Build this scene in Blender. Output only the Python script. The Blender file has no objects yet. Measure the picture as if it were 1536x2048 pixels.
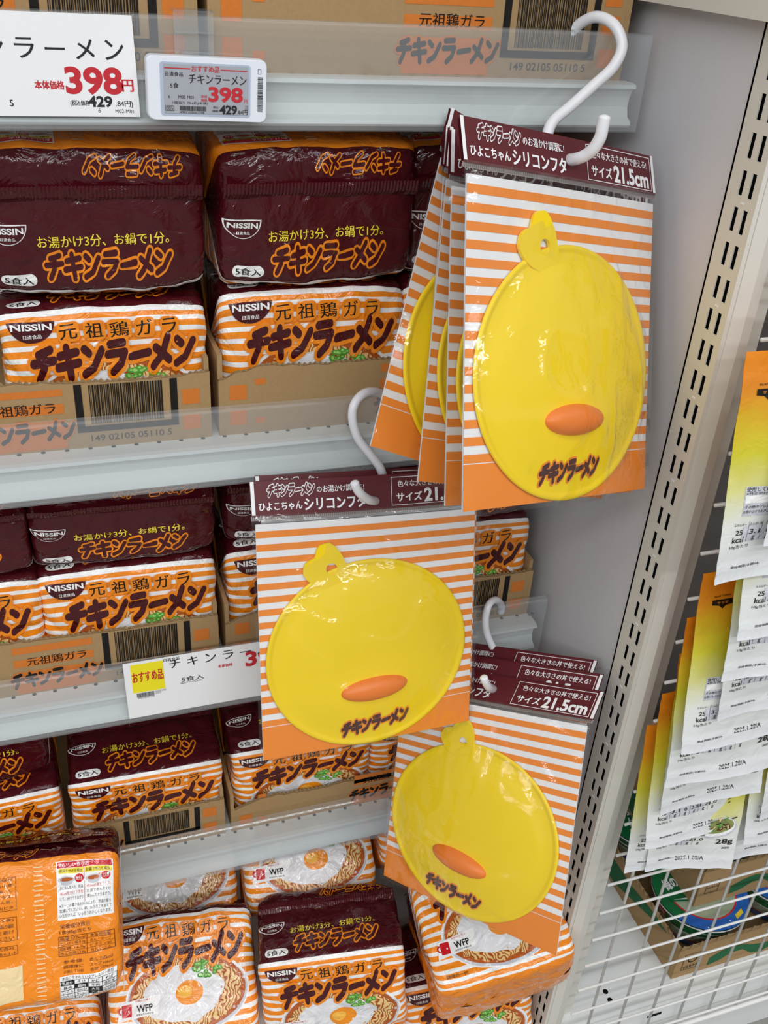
import bpy, bmesh, math, random
import numpy as np
from mathutils import Vector, Matrix, noise
from mathutils.geometry import delaunay_2d_cdt

# ------------------------------------------------------------------ camera, world, lights
SC = bpy.context.scene
COL = SC.collection
CAM = np.array([0.0, 0.0, 1.45])
F_PX = 1934.58
# rows: world X (along the shelf), Y (into the shelf), Z (up) in camera axes (right, down, forward)
M = np.array([[0.94661133, -0.11517468, 0.30110094],
              [-0.31631202, -0.51215126, 0.79852852],
              [0.06223896, -0.85113799, -0.52123932]])
cd = bpy.data.cameras.new('camera')
cam = bpy.data.objects.new('camera', cd)
COL.objects.link(cam)
cd.sensor_fit = 'VERTICAL'; cd.sensor_height = 36.0; cd.lens = F_PX / 2048 * 36.0
cd.clip_start = 0.01
R3 = Matrix([[M[i][0], -M[i][1], -M[i][2]] for i in range(3)])
cam.matrix_world = Matrix.Translation(CAM.tolist()) @ R3.to_4x4()
SC.camera = cam

def at(px, py, axis, val):
    """world point where the sight line through a pixel meets the plane axis = val"""
    d = M @ np.array([(px - 768) / F_PX, (py - 1024) / F_PX, 1.0])
    t = (val - CAM[axis]) / d[axis]
    return Vector((CAM + t * d).tolist())

w = bpy.data.worlds.new('shop_air'); SC.world = w; w.use_nodes = True
# bright ceiling above, paler aisle around, darker floor below
_n = w.node_tree.nodes; _l = w.node_tree.links
_tc = _n.new('ShaderNodeTexCoord'); _sp = _n.new('ShaderNodeSeparateXYZ'); _cr = _n.new('ShaderNodeValToRGB')
_mr = _n.new('ShaderNodeMapRange'); _mr.inputs[1].default_value = -1; _mr.inputs[2].default_value = 1
_l.new(_tc.outputs['Generated'], _sp.inputs[0]); _l.new(_sp.outputs['Z'], _mr.inputs[0]); _l.new(_mr.outputs[0], _cr.inputs[0])
_e = _cr.color_ramp.elements; _e[0].position = .15; _e[0].color = (.28, .28, .28, 1); _e[1].position = .95; _e[1].color = (1, 1, 1, 1)
_q = _e.new(.5); _q.color = (.50, .505, .52, 1); _q = _e.new(.68); _q.color = (.95, .96, 1, 1)
_l.new(_cr.outputs[0], _n['Background'].inputs[0])
_n['Background'].inputs[1].default_value = 0.62

def area(name, loc, rot, sx, sy, power, color=(0.97, 0.985, 1.0)):
    l = bpy.data.lights.new(name, 'AREA'); l.shape = 'RECTANGLE'; l.size = sx; l.size_y = sy
    l.energy = power; l.color = color
    o = bpy.data.objects.new(name, l); COL.objects.link(o)
    o.location = loc; o.rotation_euler = rot
    return o
# rows of ceiling tubes over the aisle
area('ceiling_tube_light', (-0.8, -0.25, 2.75), (0, 0, 0), 5.6, 0.10, 19)
area('ceiling_tube_light', (-0.8, -1.15, 2.75), (math.radians(12), 0, 0), 5.6, 0.12, 40)
area('ceiling_tube_light', (-0.8, -2.3, 2.75), (math.radians(25), 0, 0), 5.6, 0.14, 62)
SC.view_settings.view_transform = 'Standard'
SC.view_settings.look = 'None'
SC.view_settings.gamma = 1.0
SC.view_settings.use_curve_mapping = False
SC.view_settings.exposure = -0.16
try:
    SC.cycles.transparent_max_bounces = 24
    SC.cycles.max_bounces = 10
    SC.cycles.caustics_reflective = False
    SC.cycles.caustics_refractive = False
    SC.cycles.sample_clamp_indirect = 4.0
except Exception:
    pass

# ------------------------------------------------------------------ materials
def srgb(h):
    if isinstance(h, str):
        c = [int(h[i:i + 2], 16) / 255 for i in (0, 2, 4)]
    else:
        c = list(h)
    return tuple([(x / 12.92 if x <= 0.04045 else ((x + 0.055) / 1.055) ** 2.4) for x in c] + [1.0])

MATS = {}
def base_mat(name, rough=0.5, spec=0.5):
    m = bpy.data.materials.new(name); m.use_nodes = True
    b = m.node_tree.nodes['Principled BSDF']
    b.inputs['Roughness'].default_value = rough
    b.inputs['Specular IOR Level'].default_value = spec
    return m, m.node_tree, b

def plain(name, col, rough=0.5, spec=0.5, noise_amt=0.0, noise_scale=60, bump=0.0, bump_scale=200, metal=0.0):
    if name in MATS: return MATS[name]
    m, nt, b = base_mat(name, rough, spec)
    b.inputs['Metallic'].default_value = metal
    c = srgb(col)
    tc = nt.nodes.new('ShaderNodeTexCoord')
    if noise_amt:
        n = nt.nodes.new('ShaderNodeTexNoise'); n.inputs['Scale'].default_value = noise_scale
        n.inputs['Detail'].default_value = 4
        nt.links.new(tc.outputs['Object'], n.inputs['Vector'])
        mx = nt.nodes.new('ShaderNodeMix'); mx.data_type = 'RGBA'
        mx.inputs[6].default_value = tuple([x * (1 - noise_amt) for x in c[:3]] + [1])
        mx.inputs[7].default_value = tuple([min(1, x * (1 + noise_amt)) for x in c[:3]] + [1])
        nt.links.new(n.outputs['Fac'], mx.inputs[0]); nt.links.new(mx.outputs[2], b.inputs['Base Color'])
    else:
        b.inputs['Base Color'].default_value = c
    if bump:
        n = nt.nodes.new('ShaderNodeTexNoise'); n.inputs['Scale'].default_value = bump_scale
        nt.links.new(tc.outputs['Object'], n.inputs['Vector'])
        bp = nt.nodes.new('ShaderNodeBump'); bp.inputs['Strength'].default_value = bump; bp.inputs['Distance'].default_value = 0.001
        nt.links.new(n.outputs['Fac'], bp.inputs['Height']); nt.links.new(bp.outputs['Normal'], b.inputs['Normal'])
    MATS[name] = m
    return m

def film(name, col, stripes=None, rough=0.085, tex=None):
    """printed glossy wrapper film; the crinkle bump runs over the unrolled sheet (UV in metres)"""
    if name in MATS: return MATS[name]
    m, nt, b = base_mat(name, rough, 0.5)
    N = nt.nodes; L = nt.links
    uv = N.new('ShaderNodeUVMap')
    if stripes:
        c2, period, frac, off = stripes
        sp = N.new('ShaderNodeSeparateXYZ'); L.new(uv.outputs['UV'], sp.inputs[0])
        a = N.new('ShaderNodeMath'); a.operation = 'ADD'; a.inputs[1].default_value = off + 100 * period
        d = N.new('ShaderNodeMath'); d.operation = 'DIVIDE'; d.inputs[1].default_value = period
        f = N.new('ShaderNodeMath'); f.operation = 'FRACT'
        g = N.new('ShaderNodeMath'); g.operation = 'LESS_THAN'; g.inputs[1].default_value = frac
        L.new(sp.outputs['Y'], a.inputs[0]); L.new(a.outputs[0], d.inputs[0]); L.new(d.outputs[0], f.inputs[0]); L.new(f.outputs[0], g.inputs[0])
        mx = N.new('ShaderNodeMix'); mx.data_type = 'RGBA'
        mx.inputs[6].default_value = srgb(col); mx.inputs[7].default_value = srgb(c2)
        L.new(g.outputs[0], mx.inputs[0]); L.new(mx.outputs[2], b.inputs['Base Color'])
    elif tex == 'noodle':
        mp = N.new('ShaderNodeMapping'); mp.inputs['Scale'].default_value = (150, 150, 1); L.new(uv.outputs['UV'], mp.inputs[0])
        wv = N.new('ShaderNodeTexWave'); wv.inputs['Scale'].default_value = 0.42; wv.inputs['Distortion'].default_value = 22
        wv.inputs['Detail'].default_value = 2.5; wv.inputs['Detail Scale'].default_value = 0.9
        L.new(mp.outputs[0], wv.inputs['Vector'])
        cr = N.new('ShaderNodeValToRGB'); e = cr.color_ramp.elements
        e[0].position = 0.12; e[0].color = srgb('a04a14'); e[1].position = 0.6; e[1].color = srgb('e9c88a')
        x = cr.color_ramp.elements.new(0.3); x.color = srgb('cf8a45')
        L.new(wv.outputs['Fac'], cr.inputs[0]); L.new(cr.outputs[0], b.inputs['Base Color'])
    elif tex == 'mottle':
        n = N.new('ShaderNodeTexNoise'); n.inputs['Scale'].default_value = 90; n.inputs['Detail'].default_value = 4
        L.new(uv.outputs['UV'], n.inputs['Vector'])
        mx = N.new('ShaderNodeMix'); mx.data_type = 'RGBA'; c = srgb(col)
        mx.inputs[6].default_value = tuple([q * 0.72 for q in c[:3]] + [1]); mx.inputs[7].default_value = c
        L.new(n.outputs['Fac'], mx.inputs[0]); L.new(mx.outputs[2], b.inputs['Base Color'])
    else:
        b.inputs['Base Color'].default_value = srgb(col)
    # crinkles
    vo = N.new('ShaderNodeTexNoise'); vo.inputs['Scale'].default_value = 30; vo.inputs['Detail'].default_value = 3; vo.inputs['Distortion'].default_value = 2.2
    L.new(uv.outputs['UV'], vo.inputs['Vector'])
    mpv = N.new('ShaderNodeMapping'); mpv.inputs['Scale'].default_value = (46, 30, 1); L.new(uv.outputs['UV'], mpv.inputs[0])
    mxv = N.new('ShaderNodeVectorMath'); mxv.operation = 'MULTIPLY_ADD'; mxv.inputs[1].default_value = (.9, .9, .9)
    L.new(vo.outputs['Color'], mxv.inputs[0]); L.new(mpv.outputs[0], mxv.inputs[2])
    cv = N.new('ShaderNodeTexVoronoi'); cv.feature = 'SMOOTH_F1'; cv.inputs['Scale'].default_value = 1.0; cv.inputs['Smoothness'].default_value = .25
    L.new(mxv.outputs[0], cv.inputs['Vector'])
    ah = N.new('ShaderNodeMath'); ah.operation = 'MULTIPLY_ADD'; ah.inputs[1].default_value = 0.55
    L.new(cv.outputs['Distance'], ah.inputs[0]); L.new(vo.outputs['Fac'], ah.inputs[2])
    bp = N.new('ShaderNodeBump'); bp.inputs['Strength'].default_value = 0.5; bp.inputs['Distance'].default_value = 0.007
    L.new(ah.outputs[0], bp.inputs['Height']); L.new(bp.outputs['Normal'], b.inputs['Normal'])
    MATS[name] = m
    return m

def clear(name, tint=(1, 1, 1), haze=0.05, rough=0.08, gloss=1.0, bump=0.0, bump_scale=30, ior=1.45):
    if name in MATS: return MATS[name]
    m = bpy.data.materials.new(name); m.use_nodes = True
    nt = m.node_tree; N = nt.nodes; L = nt.links; N.clear()
    out = N.new('ShaderNodeOutputMaterial')
    tr = N.new('ShaderNodeBsdfTransparent'); tr.inputs[0].default_value = (*tint, 1)
    gl = N.new('ShaderNodeBsdfGlossy'); gl.inputs['Roughness'].default_value = rough
    df = N.new('ShaderNodeBsdfDiffuse'); df.inputs[0].default_value = (0.85, 0.88, 0.9, 1)
    m1 = N.new('ShaderNodeMixShader'); m1.inputs[0].default_value = haze
    L.new(tr.outputs[0], m1.inputs[1]); L.new(df.outputs[0], m1.inputs[2])
    fr = N.new('ShaderNodeLayerWeight'); fr.inputs['Blend'].default_value = 0.5
    pw = N.new('ShaderNodeMath'); pw.operation = 'POWER'; pw.inputs[1].default_value = 4.0
    L.new(fr.outputs['Facing'], pw.inputs[0])
    mu = N.new('ShaderNodeMath'); mu.operation = 'MULTIPLY_ADD'; mu.inputs[1].default_value = 0.9 * gloss; mu.inputs[2].default_value = 0.065 * gloss; mu.use_clamp = True
    L.new(pw.outputs[0], mu.inputs[0])
    m2 = N.new('ShaderNodeMixShader')
    L.new(mu.outputs[0], m2.inputs[0]); L.new(m1.outputs[0], m2.inputs[1]); L.new(gl.outputs[0], m2.inputs[2])
    if bump:
        tc = N.new('ShaderNodeTexCoord')
        n = N.new('ShaderNodeTexNoise'); n.inputs['Scale'].default_value = bump_scale; n.inputs['Detail'].default_value = 4; n.inputs['Distortion'].default_value = 1.2
        L.new(tc.outputs['Object'], n.inputs['Vector'])
        bp = N.new('ShaderNodeBump'); bp.inputs['Strength'].default_value = bump; bp.inputs['Distance'].default_value = 0.004
        L.new(n.outputs['Fac'], bp.inputs['Height'])
        L.new(bp.outputs['Normal'], gl.inputs['Normal']); L.new(bp.outputs['Normal'], fr.inputs['Normal'])
    L.new(m2.outputs[0], out.inputs[0])
    MATS[name] = m
    return m

MAROON = '490f17'; ORANGE = 'f38c1e'; WHITE = 'f2f2f0'
f_maroon = film('maroon_film', MAROON)
f_ink = film('dark_maroon_ink', '471016')
f_orange = film('orange_film', ORANGE)
f_white = film('white_film_ink', WHITE)
f_yellow = film('yellow_film_ink', 'f4dd42')
f_black = film('black_film_ink', '191513')
f_red = film('red_film_ink', 'c8232b')
f_cream = film('cream_film_ink', 'efd6a2')
f_brown = film('brown_film_ink', '6b3414')
f_soup = film('soup_ink', 'c2622a', tex='mottle')
f_noodle = film('noodle_ink', 'd8a860', tex='noodle')
f_egg = film('egg_white_ink', 'f4f4f6', tex='mottle')
f_yolk = film('yolk_ink', 'f2931f')
f_yolk2 = film('yolk_light_ink', 'f9bb4a')
f_green = film('onion_green_ink', '4f9a35')
f_green2 = film('onion_light_ink', '9ccf6a')
f_grey = film('bowl_grey_ink', 'c9cbd2')
f_stripe = film('striped_film', ORANGE, stripes=(WHITE, 0.0112, 0.42, 0.0048))

p_white = plain('white_paper', 'f1f2f3', 0.55)
p_black = plain('black_print', '1b1b1d', 0.6)
p_red = plain('red_print', 'c5222f', 0.6)
p_yellow = plain('yellow_print', 'f3e51c', 0.6)
p_orange = plain('orange_print', 'f68c24', 0.55)
p_maroon = plain('maroon_print', '5c1a22', 0.45)
p_brown = plain('brown_print', '4b231c', 0.5)
p_grey = plain('grey_print', '8d8d92', 0.6)
kraft = plain('kraft_cardboard', 'a98b62', 0.85, 0.2, 0.10, 300, 0.15, 900)
kraft_d = plain('kraft_print_orange', 'd37a34', 0.85, 0.2, 0.10, 300)
kraft_k = plain('kraft_print_black', '201d1a', 0.8, 0.2)
kraft_g = plain('kraft_print_green', '2f6b45', 0.85, 0.2, 0.10, 300)
kraft_e = plain('corrugated_edge', '8e7654', 0.9, 0.2, 0.35, 400)
steel_w = plain('white_painted_steel', 'e8ebe9', 0.38, 0.5, 0.015, 20)
steel_p = plain('panel_white_laminate', 'd3d3d6', 0.5, 0.4, 0.02, 250, 0.12, 500)
steel_c = plain('cream_painted_steel', 'd9d6cc', 0.4, 0.5, 0.015, 30)
steel_back = plain('shade_darkened_back_panel', '544e4a', 0.6, 0.3, 0.06, 15)  # grey darkened in place of shade from shelves not built in the right bay
wire_m = plain('white_coated_wire', 'e6e6e2', 0.35)
dark = plain('dark_gap', '0d0d0e', 0.8, 0.1)
plastic_w = plain('white_plastic', 'ecedf2', 0.25, 0.5)
tag_w = plain('tag_white_plastic', 'e9eef6', 0.3, 0.5)
tag_s = plain('grey_screen', 'a9acb3', 0.3, 0.5)
tag_f = plain('tag_screen_frame', 'b3bfd2', 0.4)
floor_m = plain('grey_floor', '8d8b86', 0.5, 0.3, 0.12, 90)
lid_y = plain('yellow_silicone', 'fcd90a', 0.42, 0.4, 0.02, 25)
lid_o = plain('orange_silicone', 'f07f25', 0.4, 0.4)
flap_m = clear('clear_rail_plastic', (0.97, 0.985, 0.99), 0.10, 0.10, 1.0, 0.25, 14)
bag_m = clear('clear_bag_film', (1, 1, 1), 0.006, 0.07, 1.0, 0.3, 42)
acry = clear('clear_clip_plastic', (0.95, 0.97, 0.98), 0.10, 0.1, 1.0)

# ------------------------------------------------------------------ 2D shapes (verts, faces)
def tf(sh, s=1.0, rot=0.0, dx=0.0, dy=0.0, shear=0.0, sx=1.0):
    v, f = sh
    v = np.array(v, float).reshape(-1, 2)
    x = (v[:, 0] * sx + v[:, 1] * shear) * s; y = v[:, 1] * s
    c, sn = math.cos(rot), math.sin(rot)
    return np.stack([x * c - y * sn + dx, x * sn + y * c + dy], 1), f
def join(*shs):
    V, F, n = [], [], 0
    for v, f in shs:
        V.append(np.array(v, float).reshape(-1, 2)); F += [[i + n for i in q] for q in f]; n += len(v)
    return np.concatenate(V), F
def rect(x0, y0, x1, y1): return np.array([(x0, y0), (x1, y0), (x1, y1), (x0, y1)], float), [[0, 1, 2, 3]]
def frame(x0, y0, x1, y1, t): return join(rect(x0, y0, x1, y0 + t), rect(x0, y1 - t, x1, y1), rect(x0, y0, x0 + t, y1), rect(x1 - t, y0, x1, y1))
def ellipse(cx, cy, rx, ry, n=36, a0=0, a1=2 * math.pi):
    p = [(cx + rx * math.cos(a0 + (a1 - a0) * i / n), cy + ry * math.sin(a0 + (a1 - a0) * i / n)) for i in range(n + (0 if a1 - a0 > 6.2 else 1))]
    return np.array(p), [list(range(len(p)))]
def poly(p): return np.array(p, float), [list(range(len(p)))]
def rrect(x0, y0, x1, y1, r, n=5):
    p = []
    for cx, cy, a in ((x1 - r, y1 - r, 0), (x0 + r, y1 - r, 90), (x0 + r, y0 + r, 180), (x1 - r, y0 + r, 270)):
        for i in range(n + 1):
            t = math.radians(a + 90 * i / n); p.append((cx + r * math.cos(t), cy + r * math.sin(t)))
    return poly(p)
def capsule(p, q, w, n=5):
    p = np.array(p, float); q = np.array(q, float); a = math.atan2(q[1] - p[1], q[0] - p[0])
    pts = [q + w * np.array([math.cos(a - math.pi / 2 + math.pi * i / n), math.sin(a - math.pi / 2 + math.pi * i / n)]) for i in range(n + 1)]
    pts += [p + w * np.array([math.cos(a + math.pi / 2 + math.pi * i / n), math.sin(a + math.pi / 2 + math.pi * i / n)]) for i in range(n + 1)]
    return poly(pts)
def shape_area(sh):
    v, f = sh; t = 0.0
    for q in f:
        p = np.asarray(v)[list(q)]; x, y = p[:, 0], p[:, 1]
        t += .5 * abs(float(np.dot(x, np.roll(y, -1)) - np.dot(y, np.roll(x, -1))))
    return t
def union(sh):
    """merge overlapping faces of a flat shape into one layer"""
    v, f = sh
    v = np.asarray(v, float); sc_ = 10.0 / max(1e-9, float(np.ptp(v, axis=0).max()))
    F = []
    for q in f:
        p = v[list(q)] * sc_; x, y = p[:, 0], p[:, 1]
        ar = .5 * float(np.dot(x, np.roll(y, -1)) - np.dot(y, np.roll(x, -1)))
        if abs(ar) > 1e-6: F.append(list(q) if ar > 0 else list(q)[::-1])
    r = delaunay_2d_cdt([Vector((float(a) * sc_, float(b) * sc_)) for a, b in v], [], F, 0, 1e-6)
    V = np.array([(q.x, q.y) for q in r[0]]) / sc_
    return V, [list(t) for t, o in zip(r[2], r[5]) if len(o)]
_T = {}; BAD = []
def text(body, bold=0.0, h=1.0):
    """outline text centred on 0,0 with em size h"""
    asc = all(ord(q) < 128 for q in body)
    k = (body, bold)
    if k not in _T:
        c = bpy.data.curves.new('type', 'FONT'); c.body = body; c.offset = min(bold, .034) if asc else 0.0; c.resolution_u = 6 if asc else 2
        c.align_x = 'CENTER'; c.align_y = 'CENTER'
        o = bpy.data.objects.new('type', c); COL.objects.link(o)
        dg = bpy.context.evaluated_depsgraph_get(); dg.update()
        me = bpy.data.meshes.new_from_object(o.evaluated_get(dg))
        v = np.array([(q.co.x, q.co.y) for q in me.vertices]).reshape(-1, 2)
        f = [list(p.vertices) for p in me.polygons]
        if len(v):
            v -= (v.max(0) + v.min(0)) / 2
            if bold >= .009 and not asc:      # heavier strokes: the same outlines laid side by side
                w_ = min(bold, .05) * .9; n0 = len(v)
                offs = ((-w_, 0), (w_, 0)) if bold < .025 else ((-w_, -w_ * .5), (w_, -w_ * .5), (-w_, w_ * .5), (w_, w_ * .5))
                v = np.concatenate([v + np.array(o_) for o_ in offs]); f = [[i + n0 * m_ for i in q] for m_ in range(len(offs)) for q in f]
                a0 = shape_area((v[:n0], f[:len(f) // len(offs)])); v1, f1 = union((v, f)); a1 = shape_area((v1, f1))
                if a0 < a1 < a0 * 2.2: v, f = v1, f1
                else:
                    BAD.append((body, a0, a1)); v, f = v[:n0] - np.array(offs[0]), f[:len(f) // len(offs)]
        _T[k] = (v, f)
        bpy.data.objects.remove(o); bpy.data.curves.remove(c); bpy.data.meshes.remove(me)
    v, f = _T[k]
    return v * h, f
def fit(body, bold, cx, cy, width, height=None, rot=0.0, shear=0.0):
    """text scaled to a given width (and height)"""
    v, f = text(body, bold)
    if not len(v): return v, f
    d = v.max(0) - v.min(0)
    sx = width / d[0]; sy = (height / d[1]) if height else sx
    return tf((v * np.array([sx, sy]), f), 1, rot, cx, cy, shear)

# chunky katakana strokes of the noodle wordmark, each glyph in a unit box
GLY = {
 'chi': [((.78, .92), (.30, .80)), ((.08, .55), (.92, .60)), ((.52, .80), (.50, .40)), ((.50, .40), (.28, .06))],
 'ki': [((.14, .70), (.84, .78)), ((.06, .38), (.92, .46)), ((.42, .94), (.58, .06))],
 'n': [((.14, .84), (.34, .70)), ((.14, .10), (.52, .26)), ((.52, .26), (.86, .76))],
 'ra': [((.22, .90), (.80, .92)), ((.12, .60), (.86, .62)), ((.86, .62), (.70, .28)), ((.70, .28), (.36, .06))],
 'bar': [((.12, .46), (.88, .54))],
 'me': [((.74, .94), (.52, .42)), ((.52, .42), (.14, .08)), ((.24, .66), (.84, .24))]}
def wordmark(width, height, wt=0.115, rim=0.085):
    x = 0; L, = [[]]
    for g, adv in (('chi', 1.0), ('ki', 1.0), ('n', .98), ('ra', 1.0), ('bar', .92), ('me', 1.0), ('n', .98)):
        for p, q in GLY[g]:
            L.append(((p[0] * .98 + x, p[1]), (q[0] * .98 + x, q[1])))
        x += adv
    def mk(w_):
        sh = union(join(*[capsule(p, q, w_, 6) for p, q in L]))
        v = (sh[0] - np.array([x / 2, .5])) * np.array([width / x, height])
        return v, sh[1]
    return mk(wt), mk(wt + rim)

def grid_cut(sh, gx, gy):
    """cut a flat shape along the lines of a grid so that it can follow a curved surface"""
    v, f = sh
    if not len(v): return sh
    bm = bmesh.new()
    vs = [bm.verts.new((float(a), float(b), 0)) for a, b in v]
    for q in f:
        try: bm.faces.new([vs[i] for i in q])
        except ValueError: pass
    for ax, lines in ((0, gx), (1, gy)):
        lo, hi = v[:, ax].min(), v[:, ax].max()
        for c in lines:
            if lo + 1e-6 < c < hi - 1e-6:
                co = (c, 0, 0) if ax == 0 else (0, c, 0); no = (1, 0, 0) if ax == 0 else (0, 1, 0)
                bmesh.ops.bisect_plane(bm, geom=bm.verts[:] + bm.edges[:] + bm.faces[:], plane_co=co, plane_no=no)
    bm.verts.index_update()
    V = np.array([(q.co.x, q.co.y) for q in bm.verts]); F = [[q.index for q in p.verts] for p in bm.faces]
    bm.free()
    return V, F

# ------------------------------------------------------------------ mesh collector
class MB:
    def __init__(s): s.v = []; s.f = []; s.m = []; s.uv = []; s.sm = []; s.mats = []
    def mi(s, mat):
        if mat not in s.mats: s.mats.append(mat)
        return s.mats.index(mat)
    def add(s, verts, faces, mat, uv=None, smooth=False):
        n = len(s.v); s.v += [tuple(map(float, q)) for q in verts]; k = s.mi(mat)
        for q in faces:
            s.f.append([i + n for i in q]); s.m.append(k); s.sm.append(smooth)
            s.uv += [(float(uv[i][0]), float(uv[i][1])) for i in q] if uv is not None else [(0.0, 0.0)] * len(q)
    def box(s, x0, x1, y0, y1, z0, z1, mat):
        P = [(x, y, z) for x in (x0, x1) for y in (y0, y1) for z in (z0, z1)]
        s.add(P, [[0, 1, 3, 2], [4, 6, 7, 5], [0, 4, 5, 1], [2, 3, 7, 6], [0, 2, 6, 4], [1, 5, 7, 3]], mat)
    def grid(s, P, mat, uv=None, smooth=True, matfn=None):
        """P: array [i][j] of points"""
        a, b = P.shape[:2]; V = P.reshape(-1, 3); U = uv.reshape(-1, 2) if uv is not None else None
        if matfn is None:
            s.add(V, [[i * b + j, (i + 1) * b + j, (i + 1) * b + j + 1, i * b + j + 1] for i in range(a - 1) for j in range(b - 1)], mat, U, smooth)
        else:
            n = len(s.v); s.v += [tuple(map(float, q)) for q in V]
            for i in range(a - 1):
                for j in range(b - 1):
                    q = [i * b + j, (i + 1) * b + j, (i + 1) * b + j + 1, i * b + j + 1]
                    s.f.append([k + n for k in q]); s.m.append(s.mi(matfn(i, j))); s.sm.append(smooth)
                    s.uv += [tuple(map(float, U[k])) for k in q]
    def extrude(s, prof, x0, x1, mat, axis=0, closed=True, smooth=False):
        """profile of (a, b) points swept along an axis"""
        n = len(prof); V = []
        for x in (x0, x1):
            for a, b in prof: V.append((x, a, b) if axis == 0 else ((a, x, b) if axis == 1 else (a, b, x)))
        F = [[i, (i + 1) % n, n + (i + 1) % n, n + i] for i in range(n if closed else n - 1)]
        if closed: F += [list(range(n))[::-1], list(range(n, 2 * n))]
        s.add(V, F, mat, None, smooth)
    def tube(s, pts, r, mat, n=8, rad=None):
        pts = [Vector(p) for p in pts]; V = []; up = Vector((0.3, 0.5, 0.81))
        for i, p in enumerate(pts):
            t = (pts[min(i + 1, len(pts) - 1)] - pts[max(i - 1, 0)]).normalized()
            a = up - t * up.dot(t); a.normalize(); b = t.cross(a); up = a
            rr = rad[i] if rad else r
            for k in range(n):
                an = 2 * math.pi * k / n; V.append(p + (a * math.cos(an) + b * math.sin(an)) * rr)
        F = [[i * n + k, i * n + (k + 1) % n, (i + 1) * n + (k + 1) % n, (i + 1) * n + k] for i in range(len(pts) - 1) for k in range(n)]
        F += [list(range(n))[::-1], [(len(pts) - 1) * n + k for k in range(n)]]
        s.add(V, F, mat, None, True)
    def flat(s, sh, mat, org, ex, ey, h=0.0):
        """flat shape on the plane org + x ex + y ey, lifted by h"""
        ex, ey = Vector(ex).normalized(), Vector(ey).normalized(); n = ex.cross(ey)
        org = Vector(org)
        s.add([org + ex * float(a) + ey * float(b) + n * h for a, b in sh[0]], sh[1], mat, sh[0])
    def build(s, name, parent=None, origin=(0, 0, 0), **props):
        me = bpy.data.meshes.new(name)
        o = Vector(origin)
        me.from_pydata([(q[0] - o.x, q[1] - o.y, q[2] - o.z) for q in s.v], [], s.f)
        for m in s.mats: me.materials.append(m)
        me.polygons.foreach_set('material_index', s.m); me.polygons.foreach_set('use_smooth', s.sm)
        ul = me.uv_layers.new(name='UVMap')
        ul.data.foreach_set('uv', np.array(s.uv, dtype=np.float32).ravel())
        me.update()
        ob = bpy.data.objects.new(name, me); COL.objects.link(ob)
        if parent is not None: ob.parent = parent
        else: ob.location = o
        for k, q in props.items(): ob[k] = q
        return ob

def spline(pts, n=8):
    P = [Vector(p) for p in pts]; P = [P[0] * 2 - P[1]] + P + [P[-1] * 2 - P[-2]]; out = []
    for i in range(1, len(P) - 2):
        for k in range(n):
            t = k / n; a, b, c, d = P[i - 1], P[i], P[i + 1], P[i + 2]
            out.append(0.5 * ((2 * b) + (c - a) * t + (2 * a - 5 * b + 4 * c - d) * t * t + (3 * b - a - 3 * c + d) * t ** 3))
    out.append(P[-2]); return out

def empty(name, loc, label, cat, group=None, rot=None):
    o = bpy.data.objects.new(name, None); COL.objects.link(o); o.location = loc; o.empty_display_size = 0.02
    if rot is not None: o.rotation_euler = rot
    o['label'] = label; o['category'] = cat
    if group: o['group'] = group
    return o
def tag(o, label, cat, group=None):
    o['label'] = label; o['category'] = cat
    if group: o['group'] = group
    return o
def structure(o): o['kind'] = 'structure'; return o
def copy_thing(root, label, loc=None, rot=None, name=None):
    c = root.copy(); COL.objects.link(c); c['label'] = label
    if loc is not None: c.location = loc
    if rot is not None: c.rotation_euler = rot
    for ch in root.children:
        d = ch.copy(); COL.objects.link(d); d.parent = c
        for g in ch.children:
            e = g.copy(); COL.objects.link(e); e.parent = d
    return c

# ------------------------------------------------------------------ setting
XP = 0.525          # left-facing side of the bay divider
YS = 0.80           # front line of the shelves
b = MB(); b.box(-3, 4, -3, 3, -0.05, 0.0, floor_m); structure(b.build('floor'))
b = MB(); b.box(-1.2, XP, 1.22, 1.24, 0, 2.0, steel_p); structure(b.build('wall_back'))
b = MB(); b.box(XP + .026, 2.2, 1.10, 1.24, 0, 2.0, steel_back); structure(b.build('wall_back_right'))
b = MB(); b.box(XP, XP + .024, 0.64, 1.22, 0.0, 2.0, steel_p); structure(b.build('wall_divider'))
b = MB(); b.box(0.506, XP - .0005, 0.48, 1.2, 1.405, 1.75, steel_c)
tag(b.build('header_board'), 'cream board along the top of the white divider panel', 'board')

# slotted upright
post = empty('slotted_upright', (0.537, 0.64, 0), 'cream slotted steel upright post between the noodle shelves and wire grid', 'shelf post')
O = post.location
b = MB(); b.extrude([(XP, .6217), (.5368, .6195), (.5505, .6250), (.5505, .668), (XP, .668)], 0.0, 2.0, steel_c, axis=2)
b.build('post_body', post, O)
b = MB()
x = XP - .0045; ya, yb = .6225, .6600
cols = [(.6298, .6350), (.6420, .6472)]
zs = []; z0 = 1.1543 - .0277 * 40
z = z0
while z < 1.95:
    if z > 0.05: zs.append((z - .0093, z + .0093))
    z += .0277
ycuts = [(ya, cols[0][0]), (cols[0][1], cols[1][0]), (cols[1][1], yb)]
for y0, y1 in ycuts: b.box(x, x + .0010, y0, y1, 0, 1.99, steel_c)
b.box(x + .0010, XP - .0002, ya, ya + .0012, 0, 1.99, steel_c); b.box(x + .0010, XP - .0002, yb - .0012, yb, 0, 1.99, steel_c)
for c0, c1 in cols:
    zz = 0
    for s0, s1 in zs:
        b.box(x, x + .0010, c0, c1, zz, s0, steel_c); zz = s1
    b.box(x, x + .0010, c0, c1, zz, 1.99, steel_c)
k = 0
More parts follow.
